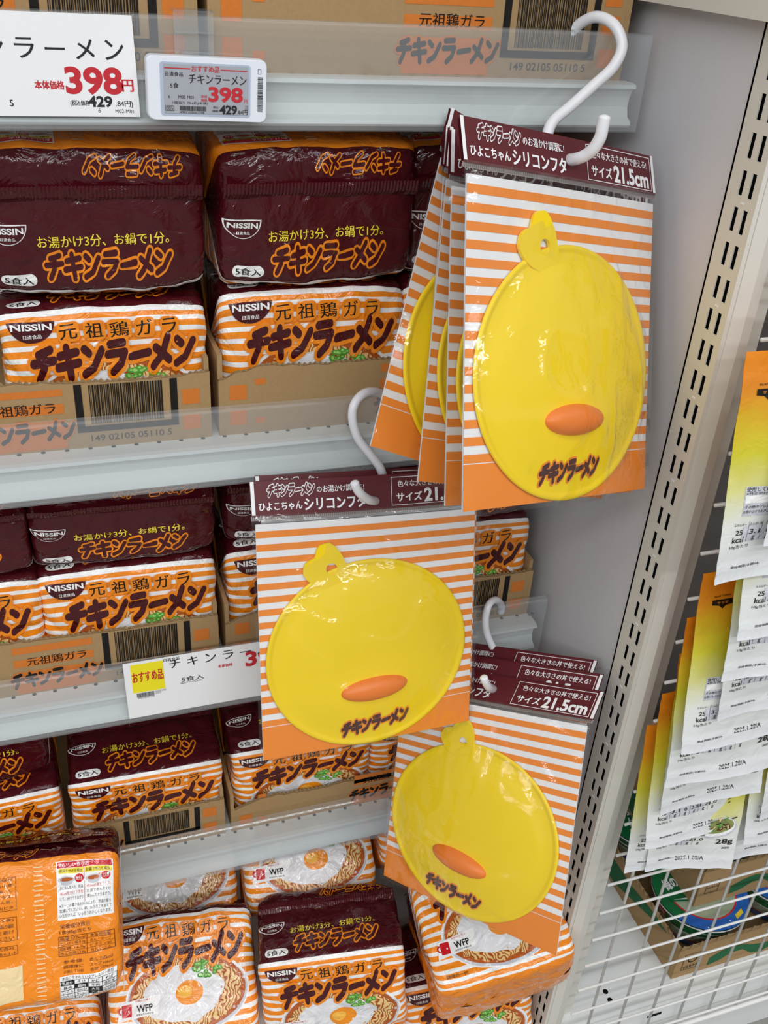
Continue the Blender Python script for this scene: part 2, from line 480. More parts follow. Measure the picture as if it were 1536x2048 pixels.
for s0, s1 in zs:
    k += 1
    if k % 3 == 2: b.box(x - .0005, x, .6365, .6406, s1 + .0035, s1 + .0050, plastic_w)
b.build('slot_strip', post, O)
b = MB(); b.box(XP - .0012, XP - .0004, ya + .0014, yb - .0014, 0.01, 1.98, dark); b.build('slot_backing', post, O)
b = MB(); b.extrude([(.5506, .655), (.588, .655), (.588, .700), (.584, .700), (.584, .659), (.5506, .659)], 0.136, 1.98, steel_c, axis=2); b.build('inner_flange', post, O)

# base decks
b = MB(); b.box(-1.2, XP - .001, 0.62, 1.21, 0.0, 0.135, steel_w)
tag(b.build('base_deck'), 'white base deck under the dumped noodle packs', 'shelf base')
b = MB(); b.box(XP + .027, 2.0, 0.63, 1.09, 0.10, 0.135, steel_w)
b.box(XP + .027, 2.0, 0.625, 0.64, 0.0, 0.134, steel_w)
b.flat(rect(0, 0, .024, .006), dark, (.70, .6247, .115), (1, 0, 0), (0, 0, 1))
for px, py in ((1211, 1983), (1220, 2000)):
    p = at(px, py, 2, .1352); b.flat(ellipse(0, 0, .004, .004, 12), dark, (p.x, p.y, .1352), (1, 0, 0), (0, 1, 0))
tag(b.build('base_deck'), 'white base deck with small black holes behind the wire grid', 'shelf base')

# shelves: white steel deck, white rail, clear hinged flap
def shelf(zf, label, n):
    zw = zf - .0395
    e = empty('shelf_board', (0, YS, zw), label, 'shelf', 'white shelves with clear front flaps')
    o = e.location
    b = MB(); b.box(-1.1, .505, YS + .015, 1.20, zw - .030, zw - .001, steel_w)
    for i in range(44):
        xx = -.35 + i * .0205
        for yy in (YS + .020,):
            b.flat(ellipse(0, 0, .0022, .0022, 8), dark, (xx, yy, zw - .0008), (1, 0, 0), (0, 1, 0))
    b.build('deck', e, o)
    b = MB()
    pr = [(YS + .002, zw), (YS - .003, zw - .001), (YS - .004, zw - .004), (YS + .001, zw - .006), (YS + .004, zw - .012), (YS + .005, zw - .020),
          (YS + .002, zw - .028), (YS - .004, zw - .031), (YS - .005, zw - .034), (YS - .003, zw - .036), (YS + .0148, zw - .036), (YS + .0148, zw)]
    b.extrude(pr, -1.1, .5065, steel_w)
    b.build('price_rail', e, o)
    b = MB()
    pf = [(YS - .0065, zw - .0395), (YS - .0065, zf - .002), (YS - .0045, zf), (YS + .001, zf + .0005), (YS + .001, zf - .0005), (YS - .004, zf - .0012), (YS - .0055, zf - .0025), (YS - .0055, zw - .0385), (YS + .012, zw - .0385), (YS + .012, zw - .0395)]
    b.extrude(pf, -1.1, .5125, flap_m)
    b.build('clear_flap', e, o)
    return e
SH = [1.381, 1.0625, .783, .5075]
ZS = [z - .0405 for z in SH]
shelf(SH[0], 'uppermost white shelf carrying the big 398 price card and the small electronic tag', 0)
shelf(SH[1], 'white shelf with no price card, directly under the maroon packs of the top tier', 1)
shelf(SH[2], 'white shelf whose front holds the card with the yellow square', 2)
shelf(SH[3], 'lowest white shelf, right above the loose packs piled on the base', 3)

# ------------------------------------------------------------------ cartons
def bars(x0, x1, y0, y1, seed=4):
    rnd = random.Random(seed); L = []; x = x0
    while x < x1:
        wd = rnd.choice((.0006, .0009, .0012, .0018)) * (x1 - x0) / .075; g = rnd.choice((.0005, .0008, .0011)) * (x1 - x0) / .075
        if x + wd > x1: break
        L.append(rect(x, y0, x + wd, y1)); x += wd + g
    return join(*L)

def carton(x0, x1, y0, y1, z, h, label, seed, top_closed=False):
    W = x1 - x0
    b = MB(); t = .0045; rnd = random.Random(seed)
    # torn front wall
    n = 70
    ys = [(y0, y0 + t)]
    xs = np.linspace(x0, x1, n + 1)
    hz = []
    for i in range(n + 1):
        u = i / n
        hz.append(h + (0 if top_closed else .004 * noise.noise(Vector((u * 5, seed * 3.1, 0))) + .0022 * noise.noise(Vector((u * 34, seed, 1))) + (-.012 * max(0, .12 - u) / .12)))
    F0 = [(xs[i], y0, z) for i in range(n + 1)] + [(xs[i], y0, z + hz[i]) for i in range(n + 1)]
    F1 = [(xs[i], y0 + t, z) for i in range(n + 1)] + [(xs[i], y0 + t, z + hz[i] - .001 * rnd.random()) for i in range(n + 1)]
    q = [[i, i + 1, n + 2 + i, n + 1 + i] for i in range(n)]
    b.add(F0, q, kraft); b.add(F1, [r[::-1] for r in q], kraft)
    V = []
    for i in range(n + 1): V += [F0[n + 1 + i], F1[n + 1 + i]]
    b.add(V, [[2 * i, 2 * i + 2, 2 * i + 3, 2 * i + 1] for i in range(n)], kraft_e)
    if not top_closed:     # fluting showing in the tear
        fl = []
        for i in range(n * 2):
            u = x0 + W * (i + .5) / (n * 2); k = min(n, int(i / 2)); zz = z + hz[k] + .0006
            fl.append((u, y0 + t * (.25 + .5 * (i % 2)), zz + .0012 * (i % 2)))
        V = []
        for p in fl: V += [(p[0], p[1] - .0012, p[2] - .003), (p[0], p[1] + .0004, p[2])]
        b.add(V, [[2 * i, 2 * i + 2, 2 * i + 3, 2 * i + 1] for i in range(len(fl) - 1)], kraft_e)
    b.box(x0, x0 + t, y0 + t, y1, z, z + h + (.0 if top_closed else .012), kraft); b.box(x1 - t, x1, y0 + t, y1, z, z + h + (.0 if top_closed else .012), kraft)
    b.box(x0 + t, x1 - t, y1 - t, y1, z, z + h, kraft); b.box(x0 + t, x1 - t, y0 + t, y1 - t, z, z + .003, kraft)
    if top_closed: b.box(x0, x1, y0, y1, z + h, z + h + t, kraft)
    # fluted end grain on the two front corners
    for xx in (x0, x1 - t):
        b.box(xx - .0002, xx + t + .0002, y0 - .0002, y0 + t, z, z + h * .80, kraft)
    # print on the front (x from the left edge, y up from the bottom)
    HH = .075
    pr = [(kraft_d, 1, join(*[rect(.010, a, .026, a + .015) for a in (.010, .036, .058) if a + .015 < h] + [rect(W - .026, a, W - .010, a + .015) for a in (.010, .036, .058) if a + .015 < h])),
          (kraft_d, 1, join(rect(.158, .002, .236, .030), rect(.158, .0365, .236, .046), rect(.158, .0535, .236, min(.0635, h - .006)))),
          (kraft_d, 1, join(rect(.034, .010, .044, .016), rect(.034, .050, .044, .056))),
          (kraft_k, 2, fit('元祖鶏ガラ', .012, .200, .0425, .058, .0105)),
          ]
    d, o_ = wordmark(.092, .019)
    pr += [(kraft_d, 2, tf(o_, 1, .02, .199, .020)), (kraft_k, 3, tf(d, 1, .02, .199, .020)),
           (kraft_k, 2, join(frame(.246, .019, .336, h - .002 if not top_closed else .10, .0001), rect(.246, .019, .2525, min(h - .003, .10)), rect(.3295, .019, .336, min(h - .003, .10)), rect(.246, .016, .336, .022))),
           (kraft_k, 2, tf(bars(.2585, .3235, .024, min(h - .004, .10), 4))),
           (kraft_k, 2, fit('149 02105 05110 5', .004, .293, .0095, .072, .0062))]
    for mat, lay, sh in pr:
        b.flat(sh, mat, (x0, y0, z), (1, 0, 0), (0, 0, 1), .00025 * lay)
    ob = b.build('cardboard_tray' if not top_closed else 'cardboard_carton', None, ((x0 + x1) / 2, (y0 + y1) / 2, z))
    tag(ob, label, 'cardboard box', 'printed noodle cartons on the shelves')
    return ob

YC = .822
C1 = (-.236, .130); C2 = (.138, .504)
carton(*C1, YC, 1.18, ZS[0], .22, 'closed brown carton at the top left, behind the 398 price card', 1, True)
carton(*C2, YC, 1.18, ZS[0], .22, 'closed brown carton at the top with its right end under the large white hook', 2, True)
carton(*C1, YC, 1.18, ZS[1], .066, 'torn open carton tray on the second shelf with a barcode, left of the tray gap', 3)
carton(*C2, YC, 1.18, ZS[1], .068, 'torn open carton tray on the second shelf, right of the gap, partly behind hanging lids', 4)
carton(*C1, YC, 1.18, ZS[2], .068, 'torn open carton tray right above the price card with the yellow square', 5)
carton(*C2, YC, 1.18, ZS[2], .064, 'torn open carton tray behind the middle hanging lid, right end above a small hook', 6)
carton(*C1, YC, 1.18, ZS[3], .060, 'torn open carton tray on the lowest shelf, at the left', 7)
carton(*C2, YC, 1.18, ZS[3], .046, 'torn open carton tray on the lowest shelf, right of the gap, below the middle lid', 8)

# ------------------------------------------------------------------ five-meal noodle packs
PW = .178
def noodle_mesh(F, d, seed, back=False):
    """wrapper around a block; sheet coordinates: x across, s along the wrap (0 = top front edge, down the front negative, over the top positive)"""
    L = 2 * (F + d); s0 = -F - d * .5
    key = sorted(set(np.round(np.concatenate([np.linspace(s0, -F, 7), np.linspace(-F, 0, 27), np.linspace(0, d, 24), np.linspace(d, d + F, 22), np.linspace(d + F, s0 + L, 7)]), 6)))
    S = np.array(key)
    def sharp(s):
        s = (s + F + d * .5) % L - F - d * .5
        if s < -F: return np.array([-s - F, -F])               # underside, going back
        if s <= 0: return np.array([0.0, s])                    # front
        if s <= d: return np.array([s, 0.0])                    # top
        if s <= d + F: return np.array([d, -(s - d)])           # back
        return np.array([d - (s - d - F), -F])
    wv = np.linspace(-1, 1, 13)
    prof = np.array([np.mean([sharp(s + .017 * q) for q in wv], 0) for s in S])
    mid = np.array([d / 2, -F / 2])
    cols = [(-1.0, -1.0, .03), (-.995, -1.0, .35), (-.99, -1.0, .68), (-.98, -.995, .86), (-.965, -.98, .94), (-.94, -.95, .975)]
    cols = cols + [(a, a, 1.0) for a in np.linspace(-.9, .9, 37)] + [(-a, -b_, c) for a, b_, c in cols[::-1]]
    P = np.zeros((len(cols), len(S), 3)); U = np.zeros((len(cols), len(S), 2))
    for i, (a, xp, k) in enumerate(cols):
        for j, s in enumerate(S):
            x = xp * PW / 2
            p = mid + (prof[j] - mid) * k
            r = prof[j] - mid; r = r / np.linalg.norm(r)
            e = abs(a)
            bul = .006 * (1 - e ** 4) - .002
            nz = noise.noise(Vector((x * 26, s * 20, seed))) * .0030 + noise.noise(Vector((x * 70, s * 46, seed + 5))) * .0011
            fold = (abs(noise.noise(Vector((x * 30, s * 75, seed + 9)))) - .2) * .007 * max(0, (e - .55) / .45)
            diag = (abs(noise.noise(Vector((x * 45 + s * 60, x * 14 - s * 18, seed + 17)))) - .2) * .0034
            q = p + r * ((bul + nz + diag) * min(1, k * 1.2) + fold * k)
            P[i, j] = (x + .003 * noise.noise(Vector((s * 40, seed, a))) * (e > .9), q[0], q[1])
            U[i, j] = (a * PW / 2 + (0 if k > .9 else math.copysign((1 - k) * .04, a)), s)
    b = MB()
    def mf(i, j):
        s = (S[j] + S[j + 1]) / 2
        if 0 < s < d: return f_maroon
        if s < -F: return f_orange
        if s < 0: return f_stripe
        if s < d + F: return f_orange
        return f_orange
    b.grid(P[:, ::-1], f_maroon, U[:, ::-1], True, lambda i, j: mf(i, len(S) - 2 - j))
    # normals at the nodes
    du = np.gradient(P, axis=0); dv = np.gradient(P, axis=1)
    Nn = np.cross(du, dv); Nn /= np.maximum(np.linalg.norm(Nn, axis=2, keepdims=True), 1e-9)
    XA = np.array([c[0] * PW / 2 for c in cols])
    def mapp(v, h):
        ii = np.clip(np.searchsorted(XA, v[:, 0]) - 1, 0, len(XA) - 2); jj = np.clip(np.searchsorted(S, v[:, 1]) - 1, 0, len(S) - 2)
        fx = ((v[:, 0] - XA[ii]) / (XA[ii + 1] - XA[ii]))[:, None]; fy = ((v[:, 1] - S[jj]) / (S[jj + 1] - S[jj]))[:, None]
        g = lambda A: (A[ii, jj] * (1 - fx) + A[ii + 1, jj] * fx) * (1 - fy) + (A[ii, jj + 1] * (1 - fx) + A[ii + 1, jj + 1] * fx) * fy
        n = g(Nn); n /= np.linalg.norm(n, axis=1, keepdims=True)
        return g(P) + n * h
    sgn = 1.0
    c0 = mapp(np.array([[0, -F / 2]]), 0)[0]; c1 = mapp(np.array([[0, -F / 2]]), .01)[0]
    if c1[1] > c0[1]: sgn = -1.0
    def dec(sh, mat, lay):
        if not len(sh[0]): return
        v, f = grid_cut(sh, XA, S)
        b.add(mapp(v, sgn * (.00035 + .00022 * lay)), f, mat, v, True)
    # ---- front print
    def badge(cx, cy, wd, ht, ring):
        a = [(cx - wd / 2, cy + ht / 2)] + [(cx - wd / 2 * math.cos(t), cy + ht / 2 - ht * math.sin(t)) for t in np.linspace(.12, math.pi - .12, 18)] + [(cx + wd / 2, cy + ht / 2)]
        i = [(cx + (px - cx) * .92, cy + (py - cy) * .90 - .0002) for px, py in a]
        if ring: dec(poly(a), f_white, 1); dec(poly(i), f_maroon, 2)
        else: dec(poly(i), f_ink, 2)
        dec(fit('NISSIN', .03, cx, cy + ht * .20, wd * .80, ht * .30), f_white, 3)
        dec(fit('日清食品', .01, cx, cy - ht * .20, wd * .36, ht * .17), f_white, 3)
    dec(rect(-.0905, -.0055, .0905, .0012), f_white, 0)
    # bowl
    by = -.092; rx, ry = .074, .045
    lim = lambda sh: sh
    dec(ellipse(.006, by, rx, ry, 48), f_white, 0)
    dec(ellipse(.006, by - .001, rx * .97, ry * .95, 48), f_grey, 1)
    dec(ellipse(.006, by + .001, rx * .94, ry * .92, 48), f_soup, 2)
    rnd = random.Random(5)
    nb = [(.006 + rx * .86 * (1 + .05 * rnd.uniform(-1, 1)) * math.cos(t), by + .001 + ry * .84 * (1 + .07 * rnd.uniform(-1, 1)) * math.sin(t)) for t in np.linspace(0, 2 * math.pi, 60, endpoint=False)]
    dec(poly(nb), f_noodle, 3)
    eb = [(.000 + .047 * (1 + .06 * math.sin(3 * t + 1) + .04 * math.sin(7 * t)) * math.cos(t), by + .001 + .030 * (1 + .06 * math.sin(4 * t) + .04 * math.sin(9 * t)) * math.sin(t)) for t in np.linspace(0, 2 * math.pi, 50, endpoint=False)]
    dec(poly(eb), f_egg, 4)
    dec(ellipse(.008, by + .002, .0165, .0130, 28), f_yolk, 5)
    dec(ellipse(.003, by + .004, .0085, .0062, 20), f_yolk2, 6)
    on = []; on2 = []
    for _ in range(34):
        a = rnd.uniform(0, 6.28); r = rnd.random() ** .6
        cx, cy = .030 + .017 * r * math.cos(a), by + .024 + .0085 * r * math.sin(a)
        on.append(ellipse(cx, cy, .0030, .0023, 8)); on2.append(ellipse(cx + .0003, cy + .0003, .0014, .0010, 6))
    for k in range(34): dec(on[k], f_green, 6 + .15 * (k % 6)); dec(on2[k], f_green2, 6.9 + .15 * (k % 6))
    # relief agency mark: slanted white slip, red mug, letters
    dec(poly([(-.078, by - .020), (-.030, by - .014), (-.026, by + .006), (-.074, by + .000)]), f_white, 5)
    dec(rrect(-.0725, by - .0155, -.0610, by - .0015, .0015), f_red, 6)
    dec(join(*[capsule((-.0725 - .0035 * math.cos(t), by - .008 + .0035 * math.sin(t)), (-.0725 - .0035 * math.cos(t + .4), by - .008 + .0035 * math.sin(t + .4)), .0009, 3) for t in np.linspace(-1.2, .9, 6)]), f_red, 6)
    dec(fit('WFP', .025, -.0455, by - .0075, .019, .0075, .06), f_black, 6)
    dec(fit('飢餓から救う。', .005, -.0465, by + .0012, .020, .0024, .06), f_red, 6)
    dec(fit('国連世界食糧計画', .005, -.0455, by - .0135, .020, .0021, .06), f_black, 6)
    dec(fit('調理の一例', .004, -.062, by - .040, .026, .0040), f_black, 6)
    # names on the front
    gx = -.032
    for ch, wd in (('元', .0145), ('祖', .0145), ('鶏', .0165), ('ガ', .0135), ('ラ', .0125)):
        dec(rrect(gx - wd * .62, -.0220 - .0092, gx + wd * .66, -.0220 + .0092, .004), f_orange, 7)
        dec(fit(ch, .012, gx, -.0220, wd, .0138, .06), f_black, 8)
        gx += .0215
    d_, o_ = wordmark(.142, .031, .135, .125)
    dec(tf(o_, 1, .05, .006, -.0480, .10), f_orange, 7.5); dec(tf(d_, 1, .05, .006, -.0480, .10), f_ink, 8.5)
    badge(-.0615, -.0205, .042, .0225, False)
    # ---- maroon side
    dec(fit('お湯かけ3分、お鍋で1分。', .012, .005, .0470, .106, .0095, .02), f_yellow, 1)
    d_, o_ = wordmark(.104, .0230, .115, .10)
    dec(tf(o_, 1, .03, .008, .0265, .08), f_orange, 1); dec(tf(d_, 1, .03, .008, .0265, .08), f_maroon, 2)
    badge(-.0700, .0520, .031, .0165, True)
    dec(rrect(-.0795, .0085, -.0515, .0200, .0056), f_white, 1)
    dec(fit('5食入', .02, -.0655, .0142, .0225, .0075), f_black, 2)
    d_, o_ = wordmark(.078, .0175, .10)
    dec(tf(o_, 1, math.pi, .032, min(d - .012, .1045), .08), f_orange, 1); dec(tf(d_, 1, math.pi, .032, min(d - .012, .1045), .08), f_maroon, 2)
    # ---- back print (upside down on the sheet so that it reads from below)
    if back:
        B = d + .006
        def bt(sh, mat, lay): dec(tf(sh, 1, math.pi, 0, B), mat, lay)
        # local frame: x right, y downwards negative, 0 at the top edge of the back
        bt(rect(.026, -.060, .082, -.002), f_white, 1)
        bt(rect(.027, -.0095, .0815, -.003), f_red, 2); bt(fit('おいしい作り方', .02, .044, -.0062, .030, .0048), f_white, 3)
        bt(rect(.028, -.0155, .053, -.0100), f_yellow, 2); bt(fit('熱湯をかける場合', .01, .0405, -.0127, .023, .0036), f_black, 3)
        bt(rect(.0545, -.0155, .081, -.0100), f_yellow, 2); bt(fit('お鍋で煮込む場合', .01, .0678, -.0127, .024, .0036), f_black, 3)
        for cx, t in ((.040, '3分'), (.067, '1分')):
            bt(ellipse(cx - .004, -.0215, .0085, .0032, 20), f_grey, 2); bt(ellipse(cx - .004, -.0213, .0062, .0020, 18), f_soup, 3)
            bt(ellipse(cx - .004, -.0240, .0060, .0030, 18), f_grey, 1.6)
            bt(ellipse(cx + .0085, -.0205, .0046, .0046, 18), f_red, 2); bt(fit(t, .02, cx + .0085, -.0205, .0062), f_white, 3)
        bt(rect(.0535, -.044, .0539, -.010), f_red, 2)
        for r_, (y, t) in enumerate(((-.0290, '丼にめんを入れ、熱湯'), (-.0342, '400mlをかけフタを'), (-.0394, 'して、3分でできあがり'))):
            bt(fit(t, .006, .0405, y, .023, .0036), f_red if r_ == 1 else f_black, 2)
        for r_, (y, t) in enumerate(((-.0290, '450mlの沸とうした'), (-.0342, 'お湯でめんを1分'), (-.0394, '煮込んでできあがり。'))):
            bt(fit(t, .006, .0678, y, .024, .0036), f_red if r_ == 0 else f_black, 2)
        for y, t in ((-.0462, '※スープの濃さはお好みにより、熱湯の量を'), (-.0510, '加減してください。卵、ねぎなどを加えて'), (-.0558, 'いただければ、いっそうおいしくなります。')):
            bt(fit(t, .004, .054, y, .052, .0036), f_black, 2)
        bt(fit('栄養成分表示', .012, .043, -.0660, .030, .0044), f_brown, 2); bt(fit('1食(85g)当たり', .01, .043, -.0718, .031, .0044), f_brown, 2)
        bt(join(frame(.026, -.0945, .082, -.0755, .0005), rect(.026, -.0802, .082, -.0799), rect(.026, -.0850, .082, -.0847), rect(.026, -.0898, .082, -.0895), rect(.054, -.0945, .0545, -.0755)), f_brown, 2)
        for y, t, t2 in ((-.0780, '熱量:377kcal', '食塩相当量'), (-.0826, 'たんぱく質:8.2g', 'めん・スープ'), (-.0874, '脂質:14.5g', 'ビタミンB1'), (-.0922, '炭水化物:53.6g', 'カルシウム')):
            bt(fit(t, .006, .040, y, .025, .0033), f_brown, 2); bt(fit(t2, .006, .068, y, .021, .0033), f_brown, 2)
        for y, t, t2 in ((-.1005, '参考値:', 'めん 335kcal'), (-.1055, '調理後に', 'スープ 42kcal'), (-.1105, '分別して分析', '合計 377kcal')):
            bt(fit(t, .006, .040, y, .020, .0034), f_brown, 2); bt(fit(t2, .006, .068, y, .023, .0034), f_brown, 2)
        bt(rect(.026, -.1440, .082, -.1145), f_white, 1)
        bt(fit('本品に含まれているアレルギー物質', .006, .054, -.1172, .052, .0036), f_black, 2)
        gr = [('乳成分', 'えび', 'かに', 'そば'), ('豚肉', '鶏肉', '牛肉', '落花生'), ('いくら', 'あわび', '大豆', 'いか'), ('アーモンド', 'カシュー', 'ごま', 'まつたけ'), ('オレンジ', 'バナナ', 'もも', 'キウイ')]
        hot = {(0, 0), (1, 1), (2, 2), (3, 2)}
        for r_ in range(5):
            for c_ in range(4):
                x0_, y1_ = .0265 + c_ * .0139, -.1195 - r_ * .0048
                if (r_, c_) in hot: bt(rect(x0_, y1_ - .0046, x0_ + .0137, y1_), f_black, 2)
                else: bt(frame(x0_, y1_ - .0048, x0_ + .0139, y1_, .0003), f_black, 2)
                bt(fit(gr[r_][c_], .012, x0_ + .007, y1_ - .0024, .0105 if len(gr[r_][c_]) > 2 else .008, .0030), f_white if (r_, c_) in hot else f_black, 3)
        # second column and the fin seal
        for y0_, y1_, rows in ((-.012, -.044, ('名称:即席油揚げめん(味付', '原材料名:油揚げめん(小麦', '粉(国内製造)、植物油脂、し', 'ょうゆ、食塩、チキンエキス、', 'でん粉、卵粉)/加工でん粉、', 'かんすい、酸化防止剤(ビタ')),
                              (-.050, -.072, ('内容量 425g(85g×5食)', '賞味期限 表面に記載', '保存方法 直射日光を避け', '常温で保存してください')),
                              (-.077, -.086, ('製造者 日清食品株式会社', '大阪市淀川区西中島4-1-1'))):
            bt(join(frame(-.084, y1_, -.014, y0_, .0004)), f_brown, 2)
            st = (y0_ - y1_) / len(rows)
            for k, t in enumerate(rows): bt(fit(t, .005, -.049, y0_ - st * (k + .5), .064, st * .66), f_brown, 2)
        bt(rect(-.070, -.134, -.010, -.098), f_cream, 1)
        for k in range(60):
            y = -.002 - k * .00235
            bt(rect(.0035, y - .0011, .0125, y), f_cream if k % 2 else f_orange, .6)
    return b

def seal_mesh(d, F):
    """crimped fin lying against the maroon side, saw-tooth free edge; lies in the top plane (y back)"""
    b = MB(); n = 116; V = []; U = []
    s0 = min(.078, d - .03)
    for i in range(n + 1):
        x = -.087 + .174 * i / n; w_ = .0007 * (i % 2)
        lift = .0015 + .0015 * noise.noise(Vector((x * 25, 3, 1)))
        for k, (dy, dz) in enumerate(((0, .0034), (.0045, .0052 + lift), (.0105, .0058 + lift * 1.8), (.0130 + .0011 * (i % 2), .0054 + lift * 2))):
            V.append((x, s0 + dy, dz + w_ * (k > 0))); U.append((x, s0 + dy))
    b.add(V, [[i * 4 + k, (i + 1) * 4 + k, (i + 1) * 4 + k + 1, i * 4 + k + 1] for i in range(n) for k in range(3)], f_maroon, U, False)
    return b

def pack_proto(F, d, seed, back=False):
    o = noodle_mesh(F, d, seed, back).build('noodle_multipack')
    s = seal_mesh(d, F).build('crimped_seal', o)
    o['category'] = 'noodle pack'; o['group'] = 'five-meal noodle packs'
    return o
# local frame of a pack: origin at the top front edge, y into the pack, z up
P_A = pack_proto(.130, .120, 1.3, True)
P_B = pack_proto(.130, .120, 7.7, True)
P_C = pack_proto(.150, .118, 12.1)
P_D = pack_proto(.150, .118, 21.4, True)
USED = set()
def pack(proto, loc, rot, label):
    if isinstance(rot, Matrix): rot = rot.to_euler()
    if proto.name in USED: return copy_thing(proto, label, loc, rot)
    USED.add(proto.name); proto.location = loc; proto.rotation_euler = rot; proto['label'] = label
    return proto
rad = math.radians
XS = [-.140, .043, .233, .410]     # the four pack columns
YF = YC + .0145
def upright(proto, col, zb, F, label, dy=0, yaw=0, lean=0, dx=0):
    return pack(proto, (XS[col] + dx, YF + dy, zb + F), (rad(lean), 0, rad(yaw)), label)
def lying(proto, col, z, label, dy=0, yaw=0, tilt=0, dx=0):
    # maroon side turned to the front: the old top faces forward, the old front faces down
    return pack(proto, (XS[col] + dx, YF + dy, z), (rad(90 + tilt), 0, rad(yaw)), label)
G1 = 'on the second shelf'
# second shelf
lying(P_A, 1, ZS[1] + .141, 'maroon-sided noodle pack under the 398 price card, seal facing out', yaw=-1.0, tilt=2)
lying(P_B, 2, ZS[1] + .143, 'maroon-sided noodle pack under the electronic price tag, wrinkled, just left of the hanging lids', dy=-.008, yaw=1.5, tilt=1)
lying(P_A, 3, ZS[1] + .140, 'dark maroon noodle pack half hidden behind the top stack of hanging lids', dy=.012, yaw=-2)
upright(P_B, 1, ZS[1] + .004, .1235, 'striped noodle pack in the second-shelf tray left of the gap, below a maroon pack', yaw=.6).scale = (1, 1, .95)
upright(P_A, 2, ZS[1] + .005, .130, 'striped noodle pack showing its bowl picture, right of the gap on the second shelf', dy=.001, yaw=-.5)
upright(P_B, 3, ZS[1] + .004, .130, 'striped noodle pack on the second shelf almost covered by the top hanging lids', yaw=-1)
# third shelf
def sq(o, s): o.scale = s; return o
sq(lying(P_B, 0, ZS[2] + .139, 'maroon-sided noodle pack cut by the left picture edge on the third shelf', dx=.006, yaw=1), (1, .80, 1))
sq(lying(P_A, 1, ZS[2] + .141, 'maroon-sided noodle pack on the third shelf with a crimped flap, above the carton barcode', yaw=-2.2, tilt=3), (1, .80, 1))
sq(lying(P_B, 2, ZS[2] + .140, 'maroon-sided noodle pack behind the top left corner of the middle hanging lid', dy=.005, yaw=-1), (1, .80, 1))
sq(lying(P_A, 3, ZS[2] + .138, 'maroon-sided noodle pack peeking out under the top hanging lids at the shelf end', dy=.002, yaw=-2), (1, .80, 1))
upright(P_A, 0, ZS[2] + .003, .130, 'striped noodle pack at the left picture edge on the third shelf', dx=.008)
upright(P_B, 1, ZS[2] + .003, .130, 'striped noodle pack in the third-shelf tray above the carton barcode', yaw=-1.5, lean=-1)
upright(P_A, 2, ZS[2] + .003, .130, 'striped noodle pack showing only its left side beside the middle hanging lid', yaw=-1)
upright(P_B, 3, ZS[2] + .003, .130, 'striped noodle pack at the right end of the third shelf, green onion showing', yaw=-2)
# lowest shelf
sc4 = (1, 1, .85)
sq(upright(P_B, 0, ZS[3] + .004, .1105, 'noodle pack at the left picture edge on the lowest shelf, above the upturned back', dx=-.004, yaw=2), sc4)
sq(upright(P_A, 1, ZS[3] + .004, .1105, 'noodle pack below the yellow-square price card, maroon top and striped front both seen', yaw=-1.5), sc4)
sq(upright(P_B, 2, ZS[3] + .004, .1105, 'noodle pack on the lowest shelf right of the tray gap, below the middle lid', yaw=-1), sc4)
sq(upright(P_A, 3, ZS[3] + .004, .1105, 'striped noodle pack on the lowest shelf between the middle and the lowest hanging lids', yaw=-1), sc4)
lying(P_A, 3, ZS[3] + .122, 'maroon noodle pack just behind the small hook of the lowest hanging lids', dy=.012, yaw=-1.5)
lying(P_B, 0, ZS[3] + .122, 'maroon noodle pack at the left edge, tucked below the third shelf rail', dx=-.01, dy=.02, yaw=1.5, tilt=2)

def posed(proto, ctr, n, up, F, label, d=.118, back=False):
    n = Vector(n).normalized(); up = Vector(up); up = (up - n * up.dot(n)).normalized()
    ctr = Vector(ctr)
    if back:
        y, z = n, up; o = ctr - n * d + up * F / 2
    else:
        y, z = -n, up; o = ctr + up * F / 2
    x = y.cross(z)
    R = Matrix((x, y, z)).transposed()
    return pack(proto, o, R, label)
# loose packs piled on the base
posed(P_D, (-.094, .695, .530), (-.03, -.80, .58), (.081, .58, .80), .15, 'orange back of a noodle pack with tables of small print, lower left', back=True)
posed(P_C, (.057, .733, .328), (-.1, -.57, .82), (.086, .813, .576), .15, 'loose noodle pack with egg and WFP mark beside the orange upturned pack')
posed(P_A, (.232, .662, .322), (-.20, -.96, .21), (-.041, .221, .974), .13, 'loose noodle pack standing in the middle of the pile, shiny maroon top', .12)
posed(P_C, (.430, .664, .405), (-.16, -.24, .96), (.03, .96, .24), .15, 'loose noodle pack with WFP mark lying under the lowest hanging lid')
posed(P_C, (.062, .890, .345), (-.07, -.61, .79), (.058, .79, .61), .15, 'loose noodle pack pushed back under the rail, behind the pack with egg and WFP mark')
posed(P_C, (.245, .846, .374), (-.06, -.60, .80), (.088, .79, .60), .15, 'loose noodle pack under the rail right behind the standing shiny maroon pack')
posed(P_C, (.436, .860, .388), (-.03, -.62, .78), (.093, .78, .62), .15, 'loose noodle pack showing a strip of stripes left of the lowest hanging lid')
posed(P_C, (-.136, .735, .222), (-.08, -.71, .70), (.061, .701, .71), .15, 'loose noodle pack at the bottom left corner beneath the orange upturned pack')
posed(P_B, (.240, .660, .203), (-.16, -.97, .15), (0, .15, .97), .13, 'noodle pack at the bottom edge beneath the standing shiny maroon pack', .12)
posed(P_B, (.418, .650, .215), (-.15, -.96, .23), (-.069, .241, .968), .13, 'dark maroon noodle pack squeezed under the loose pack with WFP mark at the right', .12)

